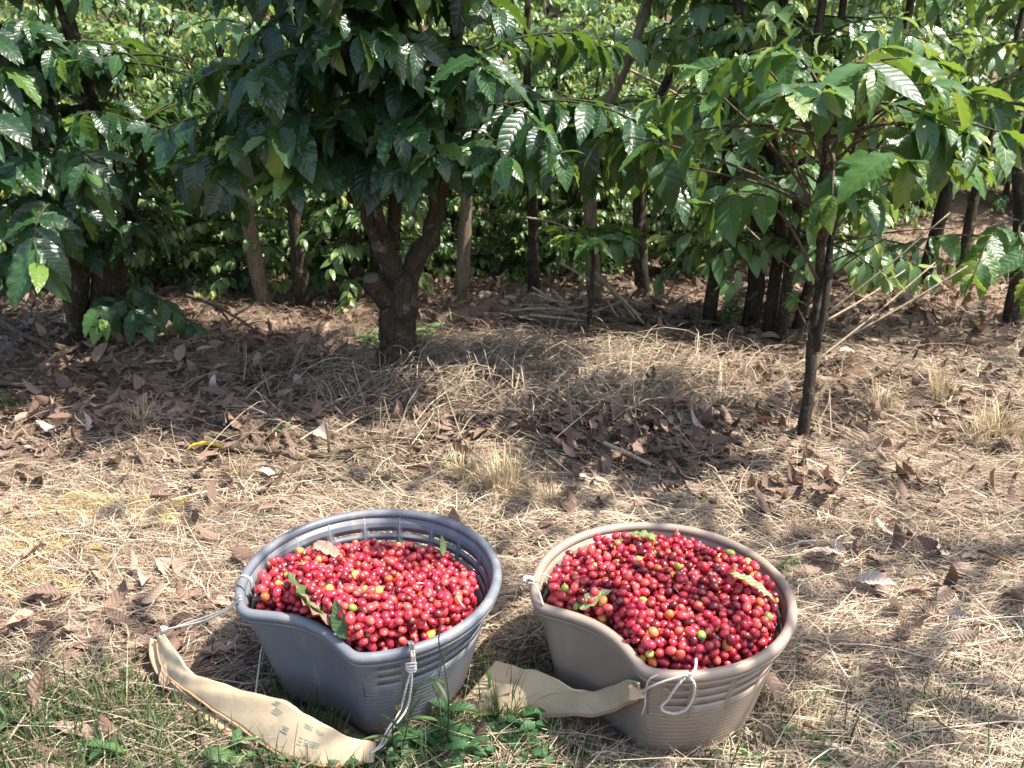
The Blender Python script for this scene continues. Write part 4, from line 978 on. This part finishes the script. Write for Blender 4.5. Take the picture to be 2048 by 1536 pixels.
# ------------------------------------------------------------------ moss, green grass, tufts, weeds
mb = MB()
for (px, py, sx, sy, n) in [(60, 1030, .14, .07, 22), (170, 1010, .12, .05, 16), (60, 1090, .16, .07, 22), (280, 1010, .10, .04, 10), (110, 1150, .10, .05, 10)]:
    c = on(px, py)
    for q in range(n):
        x, y = c[0] + rng.normal(0, sx * .6), c[1] + rng.normal(0, sy * .6); R = rng.uniform(.02, .045); hgt = rng.uniform(.008, .016)
        pz = float(gz(x, y)); P = np.stack([np.full(7, x), np.full(7, y), pz - .006 + hgt * np.sin(np.linspace(-.3, PI / 2, 7))], -1)
        tube(mb, P, R * np.cos(np.linspace(-.3, PI / 2 - .05, 7)), 14, lump=.10)
tag(mb.build('moss', M_moss), 'low cushions of ochre moss on the sunny ground at the left edge', 'moss', kind='stuff')

mb = MB(); n = 16000
x, y = scatter(n * 3, .84, 1.42, 1.0, .66)
pz = np.clip((1.36 - y) / .17, 0, 1) * np.clip(.65 + .5 * fld(x, y, 6, 21), 0, 1) * np.where(x < .12, 1, .28)
keep = (rng.uniform(0, 1, len(x)) < pz) & clear_of_baskets(x, y, .172) & (strap_dist(x, y) > .04); x, y = x[keep][:n], y[keep][:n]; n = len(x)
a = rng.uniform(0, 2 * PI, n)
blades(mb, np.stack([x, y, gz(x, y)], -1), np.stack([np.cos(a), np.sin(a)], -1), rng.gamma(5, .0075, n), rng.uniform(.0012, .0035, n), rng.uniform(.2, 1.7, n), np.clip(rng.normal(.45, .25, n), 0, 1))
nl_ = 1700; x, y = scatter(nl_ * 3, .86, 1.34, 1.0, .66); keep = (rng.uniform(0, 1, len(x)) < np.clip((1.3 - y) / .2, 0, 1) * np.where(x < .1, 1, .25) * np.clip(.5 + .7 * fld(x, y, 7, 9), 0, 1)) & clear_of_baskets(x, y, .175)
x, y = x[keep], y[keep]; n = len(x); a = rng.uniform(0, 2 * PI, n)
mb2 = MB(); leaves(mb2, np.stack([x, y, gz(x, y) + rng.uniform(.005, .03, n)], -1), np.stack([np.cos(a), np.sin(a), rng.normal(.1, .3, n)], -1), np.stack([rng.normal(0, .3, n), rng.normal(0, .3, n), np.ones(n)], -1), rng.uniform(.008, .026, n), rng.uniform(.006, .014, n), .4, .03, .2, rng.uniform(0, 1, n), 4, 2)
tag(mb.build('green_grass', M_grass), 'short green grass along the front edge of the ground', 'grass', kind='stuff')
tag(mb2.build('ground_cover', M_weed), 'tiny round-leaved green ground cover among the front grass', 'ground cover', kind='stuff')

def grass_tuft(px, py, n, h, spread, label, mat=M_tuft, w=.0022, seed=0, curlm=1.0, name='dry_grass_tuft', cat='grass tuft', group='dry grass tufts in the clearing', t0=.55):
    p = on(px, py); g = np.random.default_rng(seed); a = g.uniform(0, 2 * PI, n); r = spread * 1.5 * np.sqrt(g.uniform(0, 1, n)) * g.uniform(.3, 1, n); mb = MB()
    P = np.stack([r * np.cos(a), r * np.sin(a), gz(p[0] + r * np.cos(a), p[1] + r * np.sin(a)) - p[2] - .004], -1)
    a2 = a + g.normal(0, .8, n)
    blades(mb, P, np.stack([np.cos(a2), np.sin(a2)], -1), h * g.uniform(.2, 1.2, n), w * g.uniform(.4, 1.6, n), np.abs(g.normal(1.0, .8, n)) * curlm, np.clip(g.normal(t0, .25, n), 0, 1), 5)
    return tag(mb.build(name, mat, None, loc=p), label, cat, group)
grass_tuft(1010, 985, 420, .12, .05, 'large pale dry grass tuft behind the gap between the two baskets', seed=1)
grass_tuft(930, 960, 160, .10, .04, 'pale dry grass tuft directly behind the right rim of the blue-grey basket', seed=2)
grass_tuft(1100, 1010, 200, .07, .05, 'low dry grass tuft behind the left rim of the brown basket', seed=3)
grass_tuft(1880, 800, 120, .14, .03, 'upright sunlit dry grass tuft at the right, right of the slender tree', seed=4, curlm=.5)
grass_tuft(1760, 820, 150, .11, .05, 'sunlit dry grass tuft between the slender tree and the right edge', seed=5)
grass_tuft(1990, 880, 260, .12, .07, 'broad bleached grass tuft nearest the right edge', seed=6)
grass_tuft(1480, 770, 160, .09, .06, 'sunlit yellowish grass tuft left of the slender tree trunk', seed=7)
grass_tuft(1560, 745, 120, .08, .05, 'small sunlit grass tuft just left of the slender tree trunk', seed=12)
grass_tuft(710, 690, 130, .12, .04, 'wispy dry grass tuft left of the thick forked trunk', seed=8)
grass_tuft(480, 960, 60, .10, .02, 'small dry grass tuft beside the yellow leaf', seed=9)
grass_tuft(280, 850, 90, .08, .04, 'brown dry grass tuft in the left shade', seed=10, t0=.2)
grass_tuft(1600, 1470, 150, .06, .05, 'short bleached grass tuft at the right foot of the brown basket', seed=11)
grass_tuft(20, 820, 140, .07, .08, 'green grass tuft at the left frame edge', M_grass, seed=13, group='green grass tufts')
grass_tuft(1010, 720, 60, .06, .03, 'small green grass tuft in the shade right of the forked tree', M_grass, seed=14, w=.004, group='green grass tufts')
grass_tuft(1800, 1440, 90, .05, .05, 'thin green grass tuft in the lower right corner area', M_grass, seed=15, group='green grass tufts')
grass_tuft(1000, 1440, 160, .09, .035, 'green grass tuft before the plain canvas strap', M_grass, seed=16, group='green grass tufts', w=.003)
grass_tuft(580, 1400, 200, .06, .05, 'green grass tuft between the printed strap and the blue-grey basket', M_grass, seed=17, group='green grass tufts', w=.002)
grass_tuft(620, 1480, 180, .07, .04, 'green grass tuft bending over the printed strap', M_grass, seed=18, group='green grass tufts', w=.0025)

def weed(px, py, h, nst, L, label, seed, tint=.5, wf=.4, group='green weeds'):
    p = on(px, py); g = np.random.default_rng(seed); t = empty('weed_plant', p, label, 'weed', group); ms, ml = MB(), MB()
    for q in range(nst):
        a = g.uniform(0, 2 * PI); P = branch_path([g.normal(0, .008), g.normal(0, .008), -.005], a, 1.35 - .5 * g.uniform(), h * g.uniform(.6, 1.1), .4, 6, g); tube(ms, P, np.linspace(.0018, .0008, 6), 5)
        for k in range(1, 6):
            for sg in (0, 1):
                a2 = k * 1.9 + sg * PI + g.normal(0, .4); d = v3(math.cos(a2), math.sin(a2), g.normal(.25, .25))
                leaves(ml, [P[k]], d, v3(0, 0, 1) + g.normal(0, .25, 3), L * g.uniform(.6, 1.15), L * wf * g.uniform(.8, 1.2), .7, .04, .3, np.clip(g.normal(tint, .2), 0, 1), 7, 4, r_=g)
    ms.build('stem', M_grass, t); ml.build('leaves', M_weed, t); return t
weed(900, 1500, .065, 4, .05, 'broad-leaved green weed at the front foot of the blue-grey basket', 1, .3)
weed(830, 1525, .05, 3, .045, 'broad-leaved green weed at the bottom edge right of the printed strap', 2, .4)
weed(975, 1500, .05, 3, .05, 'bushy green weed at the bottom edge below the gap between the baskets', 3, .3, .5)
weed(1050, 1470, .05, 4, .03, 'small-leaved green weed left of the foot of the brown basket', 4, .4, .55)
weed(470, 1525, .045, 2, .055, 'light green weed with long leaves below the printed strap', 5, .8, .35)
weed(235, 1500, .04, 3, .035, 'small green weed in the lower left corner area', 6, .5, .5)
weed(850, 690, .09, 3, .07, 'small green weed at the right foot of the forked tree', 7, .8, .3)
weed(765, 700, .09, 2, .07, 'small green weed at the left foot of the forked tree', 8, .8, .3)
weed(1010, 725, .07, 3, .06, 'green weed seedling right of the forked tree', 9, .9, .3)
weed(1450, 650, .16, 3, .06, 'pale green weed in front of the dark trunks left of the slender tree', 10, .8, .5)
weed(555, 865, .03, 2, .03, 'tiny grey-green weed beside the fallen forked branch', 11, .7)
weed(520, 1035, .02, 2, .03, 'tiny green seedling behind the blue-grey basket', 12, .9)
weed(1575, 1150, .05, 2, .025, 'thin green weed against the right rim of the brown basket', 13, .3)
weed(1490, 1525, .03, 3, .03, 'low green weed in front of the brown basket at the bottom edge', 14, .6, .5)
weed(1640, 1510, .035, 3, .03, 'low green weed at the bottom edge right of the brown basket', 15, .6, .5)
def blade_weed(px, py, h, az, label):
    p = on(px, py); mb = MB(); leaves(mb, [[0, 0, -.004]], v3(math.cos(az) * .3, math.sin(az) * .3, 1), v3(-math.sin(az) * .2, -1, .3), h, h * .2, .4, .02, .3, .55, 9, 4)
    return tag(mb.build('grass_blade', M_weed, None, loc=p), label, 'grass blade')
blade_weed(312, 1515, .055, 1.2, 'single broad upright grass blade at the bottom edge left of the printed strap')
blade_weed(560, 1500, .05, .4, 'single dark grass blade poking up before the middle of the printed strap')
def seed_stalk(px, py, tip_, label, Y=None):
    p = on(px, py); P = [v3(0, 0, -.005)] + [np.asarray(q) - p for q in tip_]; P = smooth_path(P, 20); g = np.random.default_rng(px)
    t = empty('seeding_grass', p, label, 'seeding grass', 'seeding grass stalks'); ms, mh = MB(), MB(); tube(ms, P, np.linspace(.0013, .0006, 20), 5)
    n = 22; idx = np.linspace(13, 19, n).astype(int); a = g.uniform(0, 2 * PI, n)
    D = nrm(P[np.minimum(idx + 1, 19)] - P[idx - 1] + np.stack([np.cos(a), np.sin(a), np.zeros(n)], -1) * .004); D = nrm(D + v3(0, 0, .8))
    leaves(mh, P[idx], D, np.stack([np.cos(a), np.sin(a), np.zeros(n)], -1), .010, .0028, .3, .0, .4, .9, 4, 2, r_=g)
    for k in (4, 7):
        a_ = g.uniform(0, 2 * PI); leaves(ms, [P[k]], v3(math.cos(a_), math.sin(a_) * .5, .8), v3(-math.cos(a_), 0, 1), .06, .006, 1.0, .0, .3, .5, 8, 2, r_=g)
    ms.build('stalk', M_grass, t); mh.build('seed_head', M_grass, t)
seed_stalk(895, 1490, [at(897, 1400, 1.06), at(890, 1340, 1.05), at(878, 1290, 1.05), at(882, 1245, 1.05)], 'tallest green grass stalk rising in front of the blue-grey basket rim')
seed_stalk(800, 1515, [at(815, 1450, 1.04), at(825, 1400, 1.04), at(832, 1378, 1.04)], 'seeding grass stalk with a drooping spike before the blue-grey basket')
seed_stalk(790, 1510, [at(785, 1460, 1.03), at(792, 1430, 1.03), at(798, 1420, 1.03)], 'short seeding grass stalk beside the cord of the printed strap')
seed_stalk(880, 1500, [at(882, 1450, 1.03), at(878, 1400, 1.03), at(866, 1375, 1.03)], 'leafy grass stalk left of the tallest stalk before the blue-grey basket')

# ------------------------------------------------------------------ sticks, logs and fallen branches
def stick(pts, r0, r1, label, mat=M_stick, name='stick', cat='stick', group=None, n=10, lump=.05, side=()):
    P = smooth_path(pts, n); b0 = P[0].copy(); mb = MB(); tube(mb, P - b0, np.linspace(r0, r1, n), 8, lump=lump)
    for (k, d, L, r) in side: tube(mb, smooth_path([P[k] - b0, P[k] - b0 + nrm(d) * L * .5 + rng.normal(0, .004, 3), P[k] - b0 + nrm(d) * L], 6), np.linspace(r, r * .5, 6), 6, lump=lump)
    return tag(mb.build(name, mat, None, loc=b0), label, cat, group)
gpile = 'pale sticks in the heap behind the tiny sapling'
for (a, b_, za, zb, da, db) in [((1020, 622), (1130, 620), .03, .04, 0, 0), ((1050, 618), (1150, 628), .05, .03, .05, 0), ((1065, 575), (1140, 622), .0, .02, .1, 0), ((1075, 590), (1140, 605), .1, .1, 0, 0), ((1040, 635), (1180, 610), .02, .05, -.05, .1), ((1070, 640), (1150, 612), .02, .06, 0, 0),
                              ((1105, 580), (1165, 645), .12, .02, .05, -.05), ((1190, 545), (1282, 632), .22, .02, .0, 0), ((1196, 556), (1272, 640), .2, .02, .05, -.02), ((1205, 560), (1290, 650), .2, .01, -.05, -.08), ((1180, 625), (1255, 600), .03, .08, 0, .1), ((1215, 600), (1240, 640), .1, .02, 0, 0), ((1060, 630), (1210, 648), .03, .02, -.1, -.1),
                              ((1090, 610), (1200, 635), .07, .03, 0, 0), ((1120, 526), (1200, 572), .33, .2, .0, .0)]:
    A = gp(a[0], a[1] + 4); B = gp(b_[0], b_[1] + 4)
    Ym = 3.42; A = at(a[0], a[1], Ym + da); B = at(b_[0], b_[1], Ym + db - .05)
    A[2] = max(A[2], gz(A[0], A[1]) + .008); B[2] = max(B[2], gz(B[0], B[1]) + .008)
    stick([A, (A + B) / 2 + rng.normal(0, .008, 3), B], .0058, .0042, 'pale cut stick in the sunlit heap behind the tiny sapling', group=gpile, lump=.06)
stick([on(925, 640, .02), on(1060, 648, .03), on(1180, 655, .03), on(1420, 655, .02)], .018, .012, 'long thin fallen branch lying across the ground behind the tiny sapling', M_deadwood, 'fallen_branch', 'branch', n=20)
stick([on(870, 655, .02), on(985, 632, .025), on(1010, 640, .03), on(1200, 672, .03), on(1400, 682, .02)], .035, .022, 'thick grey fallen branch in front of the stick heap', M_deadwood, 'fallen_branch', 'branch', n=22, side=((8, v3(.2, .5, .5), .12, .01),))
stick([on(1115, 718, .03), on(1163, 722, .035)], .038, .036, 'short dark cut log right of the forked tree', M_deadwood, 'log', 'log', n=5)
stick([on(1200, 695, .02), on(1225, 680, .03)], .016, .015, 'short brown stick piece before the tiny sapling', M_deadwood, 'log', 'log', n=5)
stick([on(400, 892, .02), on(450, 905, .018), on(530, 912, .02), on(615, 930, .018), on(690, 920, .03), on(745, 914, .035)], .013, .006, 'forked brown fallen branch in front of the yellow leaf', M_deadwood, 'fallen_branch', 'branch', n=22, side=((15, v3(-.1, .15, 1), .10, .005), (5, v3(.6, .8, .25), .2, .006)))
stick([on(405, 888, .025), on(470, 885, .025), on(530, 880, .02)], .011, .006, 'short brown branch above the forked fallen branch', M_deadwood, 'fallen_branch', 'branch', n=10)
stick([on(600, 970, .02), on(720, 972, .02), on(840, 968, .02)], .007, .005, 'straight dark twig lying behind the blue-grey basket', M_deadwood, 'twig', 'twig', n=12)
stick([on(700, 895, .02), on(830, 888, .02), on(1000, 885, .02)], .008, .005, 'long dark twig lying across the shaded middle ground', M_deadwood, 'twig', 'twig', n=12)
stick([on(1310, 915, .05), on(1375, 975, .02), on(1428, 1020, .02)], .006, .007, 'brown twig sloping from the leaf pile to the brown basket', M_deadwood, 'twig', 'twig', n=12)
stick([on(1205, 920, .05), on(1260, 945, .05), on(1300, 958, .04)], .006, .005, 'pale bent twig on the dead leaf pile', M_stick, 'twig', 'twig', n=10)
stick([on(1290, 815, .0), on(1292, 800, .03), on(1296, 800, .07)], .016, .009, 'dark broken stump sticking up from the leaf pile', M_deadwood, 'stump', 'stump', n=7, lump=.2, side=((5, v3(.3, 0, 1), .05, .01), (5, v3(-.3, 0, 1), .03, .009)))
stick([on(1020, 850, .03), on(1050, 770, .10), at(1088, 690, 2.75)], .003, .002, 'thin pale stalk leaning out of the straw heap', M_stick, 'stalk', 'stalk', n=10)
stick([on(0, 660, .04), on(60, 690, .03), on(130, 705, .02)], .012, .008, 'dark fallen branch at the left edge under the bushy tree', M_deadwood, 'fallen_branch', 'branch', n=10)
stick([on(380, 640, .1), on(450, 670, .1), on(540, 690, .02)], .008, .004, 'dark forked twig in the shade right of the bushy left tree', M_deadwood, 'twig', 'twig', n=12, side=((5, v3(.3, 0, -.6), .12, .005), (7, v3(.8, .2, .5), .15, .004)))
stick([on(0, 782, .03), on(60, 790, .03), on(110, 800, .02)], .009, .006, 'brown stick at the left edge in the shade', M_deadwood, 'twig', 'twig', n=8)
bs = on(1640, 705)
for (p0, p1, y0, y1, r, lab) in [((1655, 695), (1935, 532), 2.78, 2.78, .0055, 'long pale bare stick leaning right from the slender tree, the lowest one'), ((1628, 725), (1870, 525), 2.62, 2.85, .0045, 'long greyish bare stick crossing the lowest stick beside the slender tree'), ((1655, 640), (1810, 540), 2.6, 2.8, .005, 'shorter bare stick leaning right above the two long ones'),
                              ((1650, 630), (1900, 425), 2.6, 2.55, .0045, 'long bare stick reaching up right into the slender tree crown')]:
    A = at(*p0, y0); B = at(*p1, y1); stick([A, (A + B) / 2 + v3(0, 0, -.008), B], r * .72, r * .45, lab, M_stick, 'bare_stick', 'stick', 'bare sticks leaning by the slender tree', n=10)
for (p0, p1, Yd, r, lab) in [((1420, 400), (1520, 480), 2.9, .004, 'bare branch stretching left from the slender tree'), ((1240, 130), (1430, 235), 4.2, .007, 'pale bare branch crossing the foliage left of the slender crown'), ((1110, 225), (1170, 265), 4.2, .006, 'short pale bare branch in the foliage right of the forked tree crown'), ((1050, 435), (1150, 460), 3.9, .006, 'pale bare branch behind the forked tree at mid height')]:
    A = at(*p0, Yd); B = at(*p1, Yd - .1); stick([A, (A + B) / 2 + v3(0, 0, .01), B], r, r * .5, lab, M_stick, 'bare_branch', 'branch', n=8, side=((4, v3(.6, 0, .5), .12, r * .5),))

# ------------------------------------------------------------------ dead leaves one can count
def fallen(px, py, az, L, tint, label, mat=M_dead, curl=.4, fold=.3, wave=.07, elev=.05, roll=0., w=.36, group=None, nz=1., seed=0, dz=.014):
    p = on(px, py, dz); return one_leaf('fallen_leaf', p, az, elev, L, L * w, mat, label, 'leaf', curl, wave, fold, tint, roll, group, 10, 4, nz, seed, .3)
fallen(375, 922, .25, .11, .6, 'yellow fallen leaf arched on the straw behind the forked branch', M_yellow, curl=1.2, elev=.5, fold=.5, w=.3, dz=.03)
fallen(375, 930, 2.9, .09, 1., 'silvery white dead leaf left of the yellow leaf', curl=.3, w=.32)
fallen(640, 880, -1.2, .10, .95, 'pale grey dead leaf standing on the fallen forked branch', curl=.3, elev=.2, w=.5, roll=.6, dz=.04)
fallen(880, 935, .1, .10, .1, 'green fallen leaf behind the blue-grey basket rim', M_picked, curl=.4, fold=.5, w=.45, dz=.02)
fallen(1150, 960, -.3, .09, .98, 'lilac grey dead leaf at the front of the dead leaf pile', curl=.3, w=.3)
fallen(1270, 722, .2, .06, .8, 'small yellow leaf in the sunny strip right of the short log', M_yellow)
fallen(130, 1295, .15, .09, .7, 'mauve brown curled dead leaf left of the printed strap', curl=.5, fold=.9, w=.22, dz=.02)
fallen(20, 1345, .35, .10, .85, 'long pale dead leaf at the left edge beneath the mauve leaf', curl=.4, fold=.6, w=.22)
fallen(30, 1390, .7, .08, 1., 'white papery dead leaf at the left edge', curl=.7, fold=.5, w=.28, dz=.02)
fallen(330, 1135, -1.2, .07, .86, 'white underside dead leaf of the cluster left of the blue-grey basket', curl=.2, w=.42, dz=.025)
fallen(365, 1130, -1.4, .07, .7, 'pink brown dead leaf in the cluster left of the blue-grey basket', curl=.3, w=.42, dz=.02)
fallen(420, 1215, -.3, .06, .8, 'tan dead leaf under the white cord of the printed strap', curl=.5, w=.5, dz=.02)
fallen(420, 1255, -.7, .05, .6, 'reddish curled dead leaf just below the white cord', curl=.8, w=.5, dz=.02)
fallen(400, 1325, .3, .09, .72, 'large crinkled tan dead leaf between the printed strap and the blue-grey basket', curl=.3, wave=.12, w=.4, dz=.02)
fallen(110, 1475, -.25, .12, .65, 'long brown dead leaf in the green grass at the lower left', curl=.4, w=.25, dz=.025)
fallen(330, 1400, 1.5, .07, .6, 'upright brown dead leaf in front of the end of the printed strap', curl=.6, elev=.8, w=.35, dz=.02)
fallen(1680, 1130, 2.9, .09, .92, 'pale folded dead leaf right of the brown basket, uppermost of a pair', curl=.3, fold=.6, w=.3, dz=.025)
fallen(1690, 1150, 2.7, .08, .85, 'pale folded dead leaf right of the brown basket, lower of a pair', curl=.3, fold=.6, w=.3, dz=.02)
fallen(1700, 1205, .2, .05, .7, 'brown dead leaf with a curled end on the sunny straw right of the brown basket', curl=.7, w=.4, dz=.02)
fallen(1735, 1200, -.5, .05, .55, 'reddish dead leaf tip curling down right of the brown basket', curl=.8, w=.4, dz=.022)
fallen(1520, 1390, -1.1, .07, .6, 'curled brown dead leaf leaning on the right side of the brown basket', curl=.6, elev=-.3, w=.42, dz=.05)
fallen(1930, 1260, -.2, .06, .6, 'orange brown dead leaf on the sunny straw near the right edge', curl=.6, w=.3, dz=.02)
fallen(1920, 1130, .1, .06, .9, 'pale tan dead leaf in the brightest straw at the right', curl=.4, w=.45, dz=.02)
fallen(290, 745, .5, .10, .75, 'large tan dead leaf in the shade below the bushy left tree', curl=.3, w=.36, dz=.03)
fallen(360, 735, 1.7, .09, .65, 'curled tan dead leaf standing in the shade right of the bushy left tree', curl=.5, elev=.7, w=.42, dz=.02)
fallen(190, 735, 1.4, .10, .7, 'orange brown dead leaf propped upright under the bushy left tree', curl=.5, elev=.7, w=.42, dz=.02)
fallen(1230, 1005, .2, .07, .85, 'tan dead leaf behind the brown basket, left of its twin', curl=.3, w=.45, dz=.02)
fallen(1265, 1010, -.2, .07, .7, 'tan dead leaf behind the brown basket, right of its twin', curl=.3, w=.45, dz=.02)
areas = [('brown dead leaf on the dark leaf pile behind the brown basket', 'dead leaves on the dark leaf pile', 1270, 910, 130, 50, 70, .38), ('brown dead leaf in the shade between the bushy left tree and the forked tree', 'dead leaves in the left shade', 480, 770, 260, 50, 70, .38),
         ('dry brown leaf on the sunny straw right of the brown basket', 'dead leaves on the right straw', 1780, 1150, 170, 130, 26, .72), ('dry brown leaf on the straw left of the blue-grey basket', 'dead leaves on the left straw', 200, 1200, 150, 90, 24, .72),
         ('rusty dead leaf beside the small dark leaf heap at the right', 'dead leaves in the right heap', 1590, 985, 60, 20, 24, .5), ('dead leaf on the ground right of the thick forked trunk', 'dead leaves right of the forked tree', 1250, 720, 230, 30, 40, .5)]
g3 = np.random.default_rng(8)
for (lab, grp, cx, cy, sx, sy, n, tm_) in areas:
    for q in range(n):
        px, py = g3.normal(cx, sx * .7), g3.normal(cy, sy * .7)
        p = on(px, py)
        if not clear_of_baskets(p[0], p[1], .26): continue
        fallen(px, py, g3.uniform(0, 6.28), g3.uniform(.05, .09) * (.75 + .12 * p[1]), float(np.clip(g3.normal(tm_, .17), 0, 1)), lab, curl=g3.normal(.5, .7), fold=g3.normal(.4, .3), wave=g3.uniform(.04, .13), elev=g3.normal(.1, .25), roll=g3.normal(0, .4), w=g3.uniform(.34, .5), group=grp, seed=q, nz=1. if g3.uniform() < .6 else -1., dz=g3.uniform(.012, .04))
